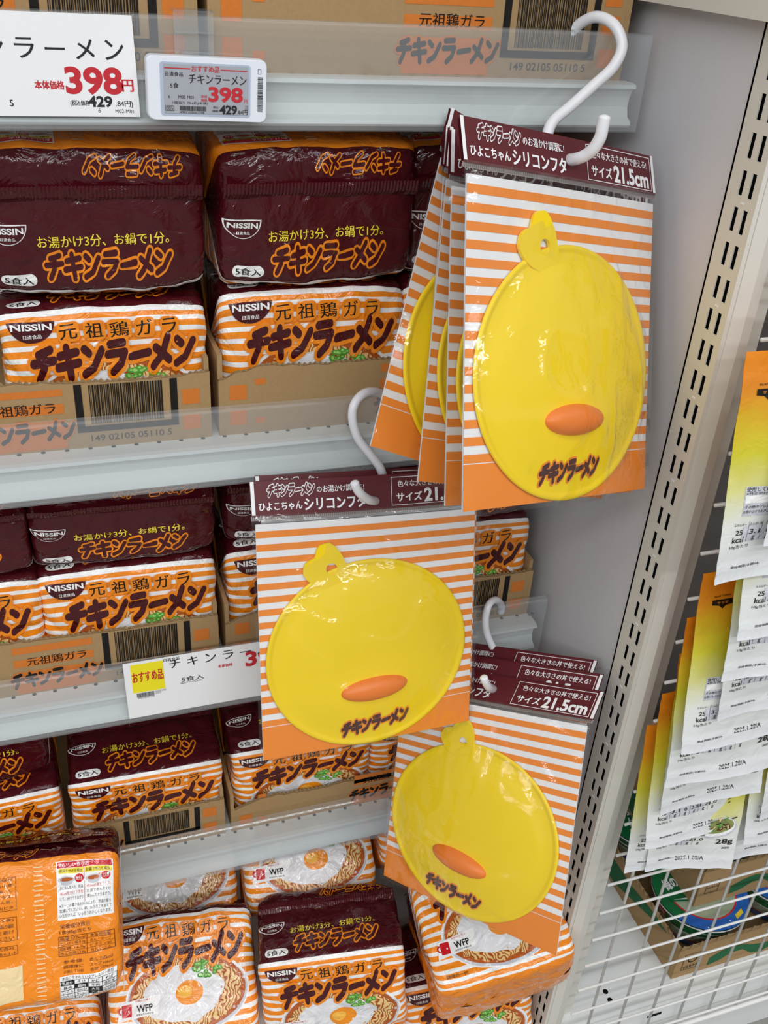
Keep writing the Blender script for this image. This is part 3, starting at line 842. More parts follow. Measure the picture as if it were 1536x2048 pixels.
# ------------------------------------------------------------------ price cards and the electronic tag
def card(name, corners, prints, base, label, cat, th=.0006):
    """flat card on the plane through TL, TR, BL; prints are (material, layer, shape) in metres from the top left corner"""
    TL, TR, BL = [Vector(c) for c in corners]
    ex = (TR - TL).normalized(); ey = (TL - BL).normalized()
    W, H = (TR - TL).length, (TL - BL).length
    b = MB(); n = ex.cross(ey)
    b.flat(rect(0, -H, W, 0), base, TL, ex, ey, 0)
    b.add([TL - n * th, TR - n * th, TR + BL - TL - n * th, BL - n * th], [[0, 1, 2, 3]], base)
    for mat, lay, sh in prints(W, H): b.flat(sh, mat, TL, ex, ey, .0002 * lay)
    o = b.build(name, None, BL); tag(o, label, cat); return o
yc = YS - .0085
def p398(W, H):
    L = []
    # lay out from the right edge (design height 85 mm)
    kk = H / .085; W0 = W; W = W / kk
    for k, ch in enumerate('チキンラーメン'[::-1]):
        L.append((p_black, 1, fit(ch, .012, W - .018 - k * .0255, -.0285, .0165 if ch != 'ー' else .017, .0165 if ch != 'ー' else None)))
    L += [(p_red, 1, fit('398', .06, W - .0385, -.0545, .0505, .0235)), (p_red, 1, fit('円', .03, W - .0090, -.0580, .0105)),
          (p_red, 1, fit('本体価格', .035, W - .0775, -.0585, .0255, .0075)),
          (p_black, 1, fit('429', .06, W - .0350, -.0720, .0215, .0098)), (p_black, 1, fit('.84円)', .02, W - .0135, -.0740, .0155, .0062)),
          (p_black, 1, fit('(税込価格', .02, W - .0530, -.0735, .0170, .0055)),
          (p_black, 1, fit('6', 0, W - .0365, -.0795, .0022)), (p_black, 1, fit('M02-M01', 0, W - .0140, -.0800, .0165)),
          (p_black, 1, fit('5', .01, W - .112, -.074, .0032))]
    return [(m_, l_, tf(sh_, kk)) for m_, l_, sh_ in L]
r0, r1 = at(263, 31, 1, yc), at(281, 234, 1, yc)
sl = (r0 - r1)
card('price_card', (r0 + Vector((-.24, 0, 0)), r0, r1 + Vector((-.24, 0, 0))), p398, p_white, 'large white price card with red 398 at the top left', 'price card')
def p79(W, H):
    L = [(p_yellow, 1, rect(.007, -.0410, .0400, -.0030)), (p_red, 2, fit('おすすめ品', .03, .0235, -.0205, .0315, .0140)),
         (p_black, 1, fit('日清食品', .02, .0490, -.0035, .0165)), (p_red, 1, fit('本体価格', .03, .1040, -.0240, .0155, .0045)),
         (p_red, 1, fit('398', .06, .147, -.021, .0430, .0210)), (p_red, 1, fit('円', .03, .168, -.024, .0100)),
         (p_black, 1, fit('5食入', .012, .0690, -.0335, .0235, .0068)), (p_black, 1, fit('1個当り79.6円(本体)', .006, .0670, -.0385, .0230, .0026)),
         (p_black, 1, tf(bars(.0105, .0285, -.0480, -.0420, 8))), (p_black, 1, fit('4902105051108', 0, .0195, -.0490, .0170)), (p_grey, 1, fit('000000', 0, .0350, -.0430, .0110)), (p_grey, 1, fit('005', 0, .0325, -.0455, .0055))]
    for k, ch in enumerate('チキンラーメン'):
        L.append((p_black, 1, fit(ch, .014, .0520 + k * .0185, -.0100, .0115, .0115 if ch != 'ー' else None)))
    return L
q0, q1 = at(245, 1329, 1, yc - .001), at(259, 1438, 1, yc - .001)
q2 = at(512, 1285, 1, yc - .001); ex = (q2 - q0).normalized() * .195
card('price_card', (q0, q0 + ex, q1), p79, p_white, 'white price card with a yellow square, half hidden by the middle hanging lid', 'price card')

# electronic shelf tag
ye = YS - .022
TL, TR, BL = at(291, 109, 1, ye), at(533, 121, 1, ye), at(303, 239, 1, ye)
ex, ey = (TR - TL).normalized(), (TL - BL).normalized(); ey = (ey - ex * ey.dot(ex)).normalized(); W, H = (TR - TL).length * 1.005, (TL - BL).length
e = empty('electronic_price_tag', BL, 'small electronic price tag with a grey screen on the uppermost shelf rail', 'price tag')
b = MB(); out = tf(rrect(0, -H, W, 0, .0045)); n = ex.cross(ey); k = len(out[0])
V = [TL + ex * float(p[0]) + ey * float(p[1]) for p in out[0]]
inn = (out[0] - np.array([W / 2, -H / 2])) * np.array([.985, .97]) + np.array([W / 2, -H / 2])
V2 = [TL + ex * float(p[0]) + ey * float(p[1]) + n * .0018 for p in inn]; V3 = [v - n * .010 for v in V]
b.add(V + V2 + V3, [[i, (i + 1) % k, k + (i + 1) % k, k + i] for i in range(k)] + [[2 * k + i, 2 * k + (i + 1) % k, (i + 1) % k, i] for i in range(k)] + [list(range(k, 2 * k)), list(range(2 * k, 3 * k))[::-1]], tag_w)
h = .0020
u = W / .1035
bv, bf = bars(.0115, .0440 * H / .0535, 0, .0040, 3)
b.flat((np.stack([.0950 * u + bv[:, 1], -bv[:, 0]], 1), [q[::-1] for q in bf]), p_black, TL, ex, ey, h)
b.flat(frame(.0950 * u, -.0095, .0980 * u, -.0060, .0003), p_black, TL, ex, ey, h)
b.build('tag_body', e, BL)
b = MB(); vy = H / .0535
b.flat(rrect(.0110 * u, -.0490 * vy, .0885 * u, -.0045 * vy, .002), tag_f, TL, ex, ey, .0021); b.build('screen_frame', e, BL)
b = MB(); b.flat(rect(.0140 * u, -.0470 * vy, .0865 * u, -.0062 * vy), tag_s, TL, ex, ey, .0024)
for mat, sh in ((p_red, join(rect(.0145, -.0098, .0365, -.0090), rect(.0625, -.0098, .0855, -.0090))), (p_red, fit('おすすめ品', .02, .0495, -.0093, .0240, .0050)),
                (p_black, fit('日清食品', .01, .0228, -.0142, .0150, .0036)), (p_black, fit('チキンラーメン', .012, .0600, -.0175, .0500, .0078)),
                (p_black, fit('5食', .01, .0228, -.0235, .0070)), (p_red, fit('398', .06, .0668, -.0300, .0300, .0130)), (p_red, fit('円', 0, .0845, -.0350, .0030)),
                (p_red, fit('本体', .01, .0480, -.0320, .0055)), (p_red, fit('価格', .01, .0480, -.0352, .0055)),
                (p_black, fit('6', 0, .0180, -.0330, .0014)), (p_black, fit('M02 M01', 0, .0325, -.0330, .0130)), (p_black, fit('1個当り 79.6円(本体)', 0, .0360, -.0380, .0300, .0028)),
                (p_black, tf(bars(.0270, .0500, -.0445, -.0405, 8))), (p_black, fit('4902105051108', 0, .0375, -.0458, .0210, .0018)), (p_black, join(frame(.0145, -.0450, .0220, -.0405, .0003), fit('005', 0, .0182, -.0427, .0056))),
                (p_black, fit('429', .06, .0690, -.0428, .0155, .0080)), (p_black, fit('.84円', .01, .0815, -.0445, .0090, .0040)), (p_black, fit('税込', .01, .0580, -.0408, .0045)), (p_black, fit('(価格', .01, .0575, -.0440, .0055)), (p_grey, frame(.0840, -.0420, .0865, -.0385, .0003)), (p_grey, fit('3', 0, .0852, -.0402, .0013))):
    b.flat((sh[0] * np.array([u, vy]), sh[1]), mat, TL, ex, ey, .0027)
b.build('screen', e, BL)
b = MB(); t0 = at(346, 22, 1, YS - .010); t1 = at(427, 26, 1, YS - .010); t2 = at(352, 112, 1, YS - .010)
x0, x1, zt, zb = t0.x, t1.x, t0.z, t2.z - .03
b.box(x0, x1, YS - .0095, YS - .0085, zb, zt, acry); b.box(x0, x1, YS - .013, YS - .0095, zt - .014, zt - .0125, acry); b.box(x0, x1, YS - .013, YS + .006, zt, zt + .001, acry); b.box(x0 + .004, x1 - .004, YS - .016, YS - .0095, t2.z - .006, t2.z + .004, acry)
b.build('clear_clip', e, BL)

# ------------------------------------------------------------------ hanging lid packs
LW, LH = .230, .246
def lid_pack(TL, TR, BL, BR, label, seed, lid=(0, -.0215), rot=0.0, bend=0.0, fold=0.0):
    c = [Vector(q) for q in (TL, TR, BL, BR)]
    nrm = ((c[1] - c[0]).cross(c[0] - c[2])).normalized()
    def S(x, y, h=0.0):
        u, v = x / LW + .5, y / LH + .5
        p = (c[0] * (1 - u) + c[1] * u) * v + (c[2] * (1 - u) + c[3] * u) * (1 - v)
        du = ((c[1] - c[0]) * v + (c[3] - c[2]) * (1 - v)); dv = (c[0] - c[2]) * (1 - u) + (c[1] - c[3]) * u
        n = du.cross(dv).normalized()
        if y > LH / 2 and fold:       # the header leans back over the hook
            o_ = y - LH / 2; p = p - dv.normalized() * o_ * (1 - math.cos(fold)) - n * o_ * math.sin(fold)
        return p + n * (h + bend * math.sin(math.pi * min(1, max(0, u))))
    org = S(0, LH / 2 + .028)
    e = empty('silicone_lid_pack', org, label, 'packaged silicone lid', 'silicone lids hanging in clear bags')
    def put(b, sh, mat, h, gx=12, gy=12):
        X = np.linspace(-LW, LW, 2 * gx + 1); Y = np.linspace(-LH, LH, 2 * gy + 1)
        v, f = grid_cut(sh, X, Y); b.add([S(q[0], q[1], h) for q in v], f, mat, v)
    def T(sh): return tf(sh, 1, rot, 0, 0)
    # backing card with stripes
    b = MB(); put(b, rect(-LW / 2, -LH / 2, LW / 2, LH / 2), p_white, 0)
    put(b, rect(-LW / 2, -LH / 2, LW / 2, LH / 2), p_white, -.0012)
    top = LH / 2; y = top - .0066
    bottom = -LH / 2 + .0355
    while y > bottom:
        put(b, rect(-LW / 2, max(bottom, y - .0066), LW / 2, y), p_orange, .0003); y -= .0131
    put(b, rect(-LW / 2, -LH / 2, LW / 2, bottom), p_orange, .0003)
    b.build('striped_backing_card', e, org)
    # header card
    b = MB(); h0, h1 = LH / 2 + .0075, LH / 2 + .0075 + .0335
    put(b, rect(-.118, h0, .118, h1), p_maroon, .0012); put(b, rect(-.118, h0, .118, h1), p_maroon, -.0015)
    put(b, rect(-.118, h0 + .002, -.1145, h1), p_white, .0015); put(b, rect(.1145, h0 + .002, .118, h1), p_white, .0015)
    d_, o_ = wordmark(.046, .0110, .11)
    hy = h0 + .0245
    put(b, tf(o_, 1, -.0, -.0790, hy, .1), p_white, .0016, 2, 2); put(b, tf(d_, 1, 0, -.0790, hy, .1), p_maroon, .0019, 2, 2)
    put(b, fit('のお湯かけ調理に!', .02, -.0300, hy - .0008, .0480, .0068), p_white, .0016, 2, 2)
    put(b, fit('ひよこちゃん', .025, -.0900, h0 + .0095, .0420, .0078), p_white, .0016, 2, 2)
    put(b, fit('シリコンフタ', .035, -.0360, h0 + .0100, .0620, .0120), p_white, .0016, 2, 2)
    put(b, frame(.0220, h0 + .0028, .1125, h0 + .0312, .0006), p_white, .0016, 4, 4)
    put(b, fit('色々な大きさの丼で使える!', .02, .0680, h0 + .0242, .0780, .0066), p_white, .0016, 2, 2)
    put(b, fit('サイズ', .03, .0410, h0 + .0110, .0280, .0090), p_white, .0016, 2, 2)
    put(b, fit('21.5cm', .045, .0830, h0 + .0115, .0510, .0140), p_white, .0016, 2, 2)
    b.build('header_card', e, org)
    # clear bag: a band of seam under the header, and the puffed front film
    b = MB(); nx, ny = 72, 80
    P = np.zeros((nx + 1, ny + 1, 3))
    for i in range(nx + 1):
        for j in range(ny + 1):
            x = -.119 + .238 * i / nx; y = -LH / 2 - .004 + (LH + .0135) * j / ny
            q = math.hypot((x - lid[0]) / .108, (y - lid[1]) / .102)
            a = math.atan2(y - lid[1] + .03, x)
            hh = .0030 + .0135 * max(0, 1 - q ** 2.4) ** .8 + (.004 * max(0, 1 - (q - 1) * 4) if q > 1 else .0035)
            kd = math.hypot((x - lid[0]) / .045, (y - lid[1] + .036) / .024)
            hh += .008 * math.exp(-kd * kd)
            edge = min(1, min(x + .119, .119 - x) / .012) * min(1, (y + LH / 2 + .004) / .010) * min(1, (LH / 2 + .0095 - y) / .006)
            wr = .0016 * noise.noise(Vector((a * 3.2, q * .8, seed))) + .0010 * noise.noise(Vector((x * 55, y * 22, seed + 3))) + .0006 * noise.noise(Vector((x * 160, y * 60, seed + 6)))
            fan = math.atan2(x - .01, LH / 2 + .03 - y); dd = math.hypot(x - .01, LH / 2 + .03 - y)
            wr += (.0052 if seed == 7.0 else .0024) * math.exp(-dd / .09) * noise.noise(Vector((fan * 11, dd * 5, seed + 11)))
            cr_ = abs(noise.noise(Vector((x * 16 + y * 9, y * 11 - x * 7, seed + 21)))); wr += .0022 * max(0, .10 - cr_) / .10
            P[i, j] = S(x, y, .0016 + (hh - .0016 + wr) * max(0, edge))
    b.grid(P, bag_m); b.build('clear_bag', e, org)
    b = MB(); put(b, rect(-.119, LH / 2 + .0040, .119, h0 + .0006), plain('seam_grey', '9a938f', .4), .0006)
    for k in range(118):
        x = -.118 + .002 * k; put(b, rect(x, LH / 2 + .0046, x + .0009, h0), plain('seam_dark', '6f6562', .4), .0009, 1, 1)
    b.build('bag_seam', e, org)
    # lid: shallow dome with a beaded rim, tab with a hole, orange grip
    b = MB(); nr, nt = 14, 72
    rr = list(np.linspace(0, .93, 10)) + [.95, .965, .98, .992, 1.0, 1.0]
    hz = [.0015 + .0085 * (1 - (r / .93) ** 2) ** .75 for r in rr[:10]] + [.0018, .0026, .0029, .0026, .0018, .0006]
    RX, RY = .1080, .1020
    P = np.zeros((len(rr), nt + 1, 3))
    for i, r in enumerate(rr):
        for j in range(nt + 1):
            t = -2 * math.pi * j / nt
            x, y = r * RX * math.cos(t), r * RY * math.sin(t)
            cr, sr = math.cos(rot), math.sin(rot)
            P[i, j] = S(lid[0] + x * cr - y * sr, lid[1] + x * sr + y * cr, hz[i] + .0008)
    b.grid(P[::-1], lid_y)
    hx, hy_ = -.0345, .0985
    ang = [0, 30, 60, 90, 115, 140, 162, 185, 215, 245, 270, 300, 330, 360]; rad_ = [.0150, .0150, .0185, .0265, .0270, .0200, .0275, .0290, .0235, .0200, .0230, .0240, .0190, .0150]
    loops = []
    nn = 48
    for fac, zz in ((None, .0006), (None, .0034), (0, .0034), (0, .0006)):
        L = []
        for k in range(nn):
            a = 360 * k / nn
            r = np.interp(a, ang, rad_) if fac is None else .0056
            x, y = hx + r * math.cos(math.radians(a)), hy_ + r * math.sin(math.radians(a))
            cr, sr = math.cos(rot), math.sin(rot)
            L.append(S(lid[0] + x * cr - y * sr, lid[1] + x * sr + y * cr, zz + .0008))
        loops.append(L)
    V = sum(loops, [])
    b.add(V, [[l * nn + k, l * nn + (k + 1) % nn, ((l + 1) % 4) * nn + (k + 1) % nn, ((l + 1) % 4) * nn + k] for l in range(4) for k in range(nn)], lid_y, None, False)
    dm = lambda x, y: .0008 + .0015 + .0085 * max(0, 1 - ((x / RX) ** 2 + (y / RY) ** 2) / .865) ** .75
    d_, o_ = wordmark(.074, .0165, .14, .10)
    for sh, mat, lay in ((o_, p_orange, .0005), (d_, p_brown, .0008)):
        v, f = grid_cut(tf(sh, 1, .05, 0, -.0765, .1), np.linspace(-.05, .05, 15), np.linspace(-.1, -.06, 8))
        cr, sr = math.cos(rot), math.sin(rot)
        b.add([S(lid[0] + x * cr - y * sr, lid[1] + x * sr + y * cr, dm(x, y) + lay) for x, y in v], f, mat, v)
    lo = b.build('lid', e, org); lo['label'] = 'yellow round silicone lid with a hanging tab'
    b = MB(); P = np.zeros((9, 41, 3))
    for i in range(9):
        r = math.sin(math.pi / 2 * i / 8)
        for j in range(41):
            t = -2 * math.pi * j / 40
            x, y = r * .0365 * math.cos(t), -.0355 + r * .0130 * math.sin(t)
            cr, sr = math.cos(rot), math.sin(rot)
            P[i, j] = S(lid[0] + x * cr - y * sr, lid[1] + x * sr + y * cr, dm(0, -.0355) - .003 + .0130 * math.cos(math.pi / 2 * i / 8) ** .8)
    b.grid(P[::-1], lid_o); g = b.build('grip', lo, org); g.location = (0, 0, 0); g['label'] = 'raised orange oval grip'
    return e

def shift(q, d): return [Vector(p) + Vector(d) for p in q]
q1_ = [(0.291, 0.655, 1.300), (0.503, 0.731, 1.255), (0.274, 0.560, 1.076), (0.487, 0.633, 1.028)]
q2_ = [(0.158, 0.758, 0.958), (0.387, 0.763, 0.943), (0.150, 0.690, 0.720), (0.381, 0.701, 0.708)]
q3_ = [(0.333, 0.778, 0.694), (0.468, 0.610, 0.763), (0.300, 0.706, 0.471), (0.425, 0.517, 0.532)]
lid_pack(*q1_, 'frontmost lid pack on the large white hook at the top', 1.0, (0, -.0215), 0.0, .002, .15)
def behind(corn_px, ys, label, seed, **k):
    """left edge given where it shows, the rest completed to a full card"""
    (ax, ay), (bx, by) = corn_px
    a, b_ = at(ax, ay, 1, ys[0]), at(bx, by, 1, ys[1])
    up = (a - b_).normalized(); a = b_ + up * LH
    r = Vector(k.pop('right')); r = (r - up * r.dot(up)).normalized()
    return lid_pack(a, a + r * LW, b_, b_ + r * LW, label, seed, **k)
behind(((904, 375), (890, 1012)), (.700, .600), 'second lid pack of the top hook, its yellow edge just left of the frontmost one', 2.0, right=(.945, .30, -.12))
behind(((892, 376), (836, 962)), (.745, .637), 'third lid pack of the top hook, next to the second one at the left', 3.0, right=(.945, .32, -.08))
behind(((886, 380), (842, 950)), (.757, .652), 'fourth lid pack of the top hook, only a thin strip showing before the rearmost one', 3.6, right=(.945, .32, -.07))
behind(((880, 324), (741, 892)), (.772, .668), 'rearmost lid pack of the top hook, tilted out to the left', 4.0, right=(.93, .28, -.16))
lid_pack(*q2_, 'front lid pack on the middle hook, hanging upright above the price card end', 5.0, (-.002, -.0215), .06, .003, .15)
lid_pack(*shift(q2_, (.009, .016, -.004)), 'hidden rear lid pack on the middle hook, its edge showing behind the front one', 6.0, (0, -.0215), .03, 0, .2)
lid_pack(*q3_, 'front lid pack on the lowest hook, turned to the left and slipping down', 7.0, (-.004, -.0225), -.13, .002, .75)
lid_pack(*shift(q3_, (.012, .020, .000)), 'second lid pack on the lowest hook, its header end just behind the front one', 8.0, (0, -.0215), -.05, 0, .6)
lid_pack(*shift(q3_, (.020, .046, -.004)), 'rearmost lid pack on the lowest hook, header raised against the white panel', 9.0, (0, -.0215), -.04, 0, .6)

# ------------------------------------------------------------------ S hooks
def hook(pts, r, label):
    P = spline([at(px, py, 1, y) for px, py, y in pts], 8)
    b = MB(); n = len(P); rd = [r * (0.35 if i == 0 or i == n - 1 else (.8 if i in (1, n - 2) else 1)) for i in range(n)]
    b.tube(P, r, plastic_w, 12, rd)
    return tag(b.build('s_hook', None, P[n // 2]), label, 'hook', 'white S hooks')
hook([(1124, 126, .826), (1130, 92, .829), (1150, 56, .823), (1190, 34, .806), (1228, 50, .789), (1244, 92, .780), (1226, 134, .776), (1186, 172, .773), (1142, 212, .770), (1104, 246, .766), (1094, 285, .757), (1108, 316, .738), (1146, 319, .697), (1179, 305, .682), (1199, 278, .676), (1206, 250, .675), (1210, 229, .675)], .0047, 'large white S hook over the uppermost shelf flap')
hook([(778, 815, .818), (772, 795, .818), (752, 784, .808), (728, 787, .796), (709, 808, .788), (705, 838, .785), (716, 876, .783), (740, 908, .781), (761, 938, .783), (768, 970, .786), (760, 998, .782), (742, 1001, .752), (724, 990, .742), (713, 976, .740), (708, 962, .740)], .0044, 'white S hook on the second shelf flap carrying the middle lids')
hook([(1001, 1228, .818), (1003, 1212, .817), (993, 1200, .806), (979, 1207, .793), (971, 1234, .786), (973, 1265, .780), (985, 1294, .772), (997, 1318, .762), (999, 1342, .752), (995, 1368, .735), (986, 1378, .710), (977, 1374, .690), (970, 1362, .684), (967, 1352, .684)], .0043, 'small-looking white S hook on the third shelf flap near the divider')

# ------------------------------------------------------------------ wire grid and the pouches on it
gy = .612
b = MB()
X0, X1 = .5515, 1.45; Z0, Z1 = .0915, 1.62
hz_ = [1.174 + .0533 * k for k in range(-20, 9)]
for z in hz_: b.tube([(X0, gy, z), (X1, gy, z)], .0019, wire_m, 6)
for k in range(17): b.tube([(.5875 + .0535 * k, gy + .0036, Z0), (.5875 + .0535 * k, gy + .0036, Z1)], .0019, wire_m, 6)
e = empty('wire_grid_panel', (X0, gy, Z0), 'white wire grid panel behind the hanging pouches at the right', 'wire grid')
b.build('wires', e, e.location)
b = MB(); b.tube([(X0, gy, Z0), (X1, gy, Z0)], .0035, wire_m, 8); b.tube([(X1, gy, Z0), (X1, gy, Z1)], .0035, wire_m, 8)
b.build('border_wire', e, e.location)

pouch_top = plain('pouch_orange', 'e98a1d', .3)
def pouch_mat():
    m, nt, b = base_mat('pouch_film', .22, .6)
    N = nt.nodes; L = nt.links
    uv = N.new('ShaderNodeUVMap'); sp = N.new('ShaderNodeSeparateXYZ'); L.new(uv.outputs[0], sp.inputs[0])
    no = N.new('ShaderNodeTexNoise'); no.inputs['Scale'].default_value = 30; L.new(uv.outputs[0], no.inputs['Vector'])
    ad = N.new('ShaderNodeMath'); ad.operation = 'MULTIPLY_ADD'; ad.inputs[1].default_value = .03; L.new(no.outputs['Fac'], ad.inputs[0]); L.new(sp.outputs['Y'], ad.inputs[2])
    mr = N.new('ShaderNodeMapRange'); mr.inputs[1].default_value = 0; mr.inputs[2].default_value = .2; L.new(ad.outputs[0], mr.inputs[0])
    cr = N.new('ShaderNodeValToRGB'); E_ = cr.color_ramp.elements
    E_[0].position = 0; E_[0].color = srgb('dfe2e6'); E_[1].position = 1; E_[1].color = srgb('e98a1d')
    for p, c in ((.34, 'e0e3dc'), (.48, 'd9d78c'), (.64, 'cfc733'), (.80, 'd8ac24'), (.92, 'dd8620')):
        q = cr.color_ramp.elements.new(p); q.color = srgb(c)
    L.new(mr.outputs[0], cr.inputs[0]); L.new(cr.outputs[0], b.inputs['Base Color'])
    n2 = N.new('ShaderNodeTexNoise'); n2.inputs['Scale'].default_value = 55; n2.inputs['Detail'].default_value = 4; n2.inputs['Distortion'].default_value = 1
    L.new(uv.outputs[0], n2.inputs['Vector'])
    bp = N.new('ShaderNodeBump'); bp.inputs['Strength'].default_value = .4; bp.inputs['Distance'].default_value = .003
    L.new(n2.outputs['Fac'], bp.inputs['Height']); L.new(bp.outputs[0], b.inputs['Normal'])
    return m
pm = pouch_mat()
salad = film('salad_print', '8f9a5a', tex='mottle')
PWD, PHT = .128, .196
def pouch_proto(seed):
    """hanging pouch: origin at the top left corner, x right, z down the bag, +y away from the aisle"""
    nx, ny = 26, 44
    xs = np.linspace(0, PWD, nx + 1); ys = np.linspace(0, PHT, ny + 1)   # ys measured up from the bottom
    def Sf(x, y, h=0.0, sgn=-1):
        u, v = x / PWD, y / PHT
        bul = .008 * math.sin(math.pi * u) ** .7 * math.sin(math.pi * min(1, max(0, (v - .10) / .82))) ** .8 if .10 < v < .92 else 0
        wr = .0020 * noise.noise(Vector((x * 40, y * 28, seed))) + .0035 * (1 - v) * noise.noise(Vector((x * 14, seed, 4)))
        crimp = .0005 * math.sin(y * 2 * math.pi / .0035) if v < .12 or v > .92 else 0
        curl = -.0045 * (1 - v) ** 2 * (1 - math.cos(u * 3.0 + seed))
        return (x + .003 * (1 - v) * noise.noise(Vector((seed, y * 10, 2))), sgn * (bul + h) + (wr + crimp + curl), y - PHT)
    b = MB()
    for sgn in (-1, 1):
        P = np.zeros((nx + 1, ny + 1, 3)); U = np.zeros((nx + 1, ny + 1, 2))
        for i, x in enumerate(xs):
            for j, y in enumerate(ys): P[i, j] = Sf(x, y, .0002, sgn); U[i, j] = (x, y)
        if sgn > 0: P, U = P[::-1], U[::-1]
        b.grid(P, pm, U)
    def dec(sh, mat, lay):
        v, f = grid_cut(sh, xs, ys); b.add([Sf(x, y, .0006 + .0003 * lay) for x, y in v], f, mat, v, True)
    K = f_black
    dec(fit('賞味期限(未開封)', .012, .030, .0125, .030, .0036), K, 1); dec(fit('2025.1.28/A', 0, .076, .0155, .033, .0050), K, 1)
    dec(rect(.020, .0365, .068, .0505), f_grey, 0)
    for x, a, c, u_ in ((.0165, 'エネルギー', '25', 'kcal'), (.0315, 'たんぱく質', '3.1', 'g'), (.0440, '脂質', '0', 'g'), (.0560, '糖質', '2.5', 'g'), (.0680, '食物繊維', '1.2', 'g'), (.0800, '食塩相当量', '1.0', 'g')):
        dec(fit(a, .012, x, .0525, .0115 if len(a) > 3 else .0065, .0026), K, 1); dec(fit(c, .01, x, .0455, .0034 * len(c), .0045), K, 1); dec(fit(u_, .01, x, .0390, .0027 * len(u_), None), K, 1)
        if x > .02: dec(rect(x - .0068, .0365, x - .0065, .0550), K, 1)
    dec(fit('10g当たり', .01, .0190, .0325, .0190, .0036), K, 1)
    dec(rect(.016, .0600, .066, .0860), f_grey, 0); dec(rect(.017, .0715, .065, .0780), f_white, .5)
    dec(fit('使用しているアレルゲン', .016, .0400, .0835, .0460, .0040), K, 1); dec(fit('※特定原材料に準ずる', .006, .0360, .0800, .0380, .0026), K, 1)
    dec(fit('小麦', .012, .0440, .0747, .0085, .0044), K, 1); dec(fit('その他のアレルゲンは別途記載。', .01, .0405, .0682, .0460, .0028), K, 1); dec(fit('お買い上げのたびに表示をご覧ください。', .01, .0405, .0640, .0480, .0028), K, 1)
    # bowl picture and weight
    dec(ellipse(.100, .0600, .0235, .0150, 26), f_grey, .3); dec(ellipse(.100, .0610, .0215, .0130, 26), f_white, .7); dec(ellipse(.100, .0630, .0195, .0105, 26), salad, 1.1)
    rnd = random.Random(9)
    for k in range(26):
        x, y, t = .100 + rnd.uniform(-.016, .016), .0640 + rnd.uniform(-.007, .008), rnd.uniform(0, 3.1)
        dec(capsule((x, y), (x + .005 * math.cos(t), y + .004 * math.sin(t)), .0008, 3), (f_green, f_brown, f_cream, f_black)[k % 4], 1.5 + .1 * k)
    dec(fit('28g', .02, .1120, .0390, .0210, .0085), K, 1); dec(fit('調理例', .012, .1150, .0305, .0090, .0030), K, 1)
    # black mark on the orange top
    dec(poly([(.014, .1665), (.036, .1665), (.036, .1615), (.0285, .1605), (.0250, .1575), (.0215, .1605), (.014, .1615)]), K, 1)
    dec(fit('サラダ', .02, .0250, .1636, .0120, .0026), pouch_top, 2); dec(fit('SALAD TOPPING', .01, .0250, .1700, .0190, .0018), K, 1)
    o = b.build('topping_pouch'); o['category'] = 'pouch'; o['group'] = 'topping pouches hanging on the wire grid'
    return o
PP = [pouch_proto(1.2), pouch_proto(4.9), pouch_proto(8.3)]
first = set()
def pouch(bot, top_y, i, label, yaw=0, tilt=10, yb=.575, roll=0):
    """bot: where the lower left corner shows; the bag leans out at the bottom by tilt"""
    p = at(bot[0], bot[1], 1, yb)
    pr = PP[i % 3]
    R = Matrix.Rotation(rad(yaw), 3, 'Z') @ Matrix.Rotation(rad(-tilt), 3, 'X') @ Matrix.Rotation(rad(roll), 3, 'Y')
    loc = p - R @ Vector((0, 0, -PHT))
    if pr.name in first: return copy_thing(pr, label, loc, R.to_euler())
    first.add(pr.name); pr.location = loc; pr.rotation_euler = R.to_euler(); pr['label'] = label
    return pr
pz = [((1523, 1090), .545, 'topmost pouch on the wire grid, cut by the right picture edge'),
      ((1424, 1168), .572, 'second pouch from the top, its orange top beside the upright'),
      ((1463, 1276), .550, 'third pouch from the top, bottom seal curling toward the aisle'),
      ((1439, 1361), .556, 'fourth pouch from the top, bottom corner pointing left'),
      ((1430, 1440), .566, 'fifth pouch from the top, folded in at its left side'),
      ((1353, 1503), .574, 'sixth pouch from the top, wide white seal with printed date'),
      ((1326, 1573), .570, 'seventh pouch from the top, squarely hung below the sixth'),
      ((1316, 1629), .572, 'eighth pouch from the top, above the pair at the lower end'),
      ((1282, 1692), .568, 'third lowest pouch of the left column'),
      ((1287, 1741), .578, 'second lowest pouch of the left column, its corner over a grid wire'),
      ((1246, 1743), .590, 'lowest pouch of the left column, turned aside near the upright')]
for i, (bt_, yb, lb) in enumerate(pz):
    pouch(bt_, 0, i, lb, yaw=[0, -.5, .5, 0, 0, -.5, 0, .5, 0, 0, -12][i], tilt=10, yb=.522 + .0062 * i)
pouch((1515, 1639), 0, 1, 'upper pouch of the right column at the picture edge', 0, 10, .556)
pouch((1478, 1684), 0, 2, 'middle pouch of the right column, curling at its corner', 0, 10, .563)
pouch((1460, 1717), 0, 0, 'lowest pouch of the right column, above the cup noodle trays', 0, 10, .570)
for x, z0_, lb in ((.585, .60, 'white hanging strip holding the left column of pouches'), (.735, .62, 'white hanging strip holding the right column of pouches')):
    b = MB(); b.box(x, x + .022, .6055, .6065, z0_, 1.50, plastic_w)
    for k in range(14):
        zz = 1.46 - k * .06
        if zz > z0_ + .02: b.tube([(x + .011, .6055, zz), (x + .011, .600, zz - .002), (x + .011, .5985, zz + .004)], .0012, plastic_w, 5)
    tag(b.build('hanging_strip', None, (x, .606, z0_)), lb, 'hanging strip')

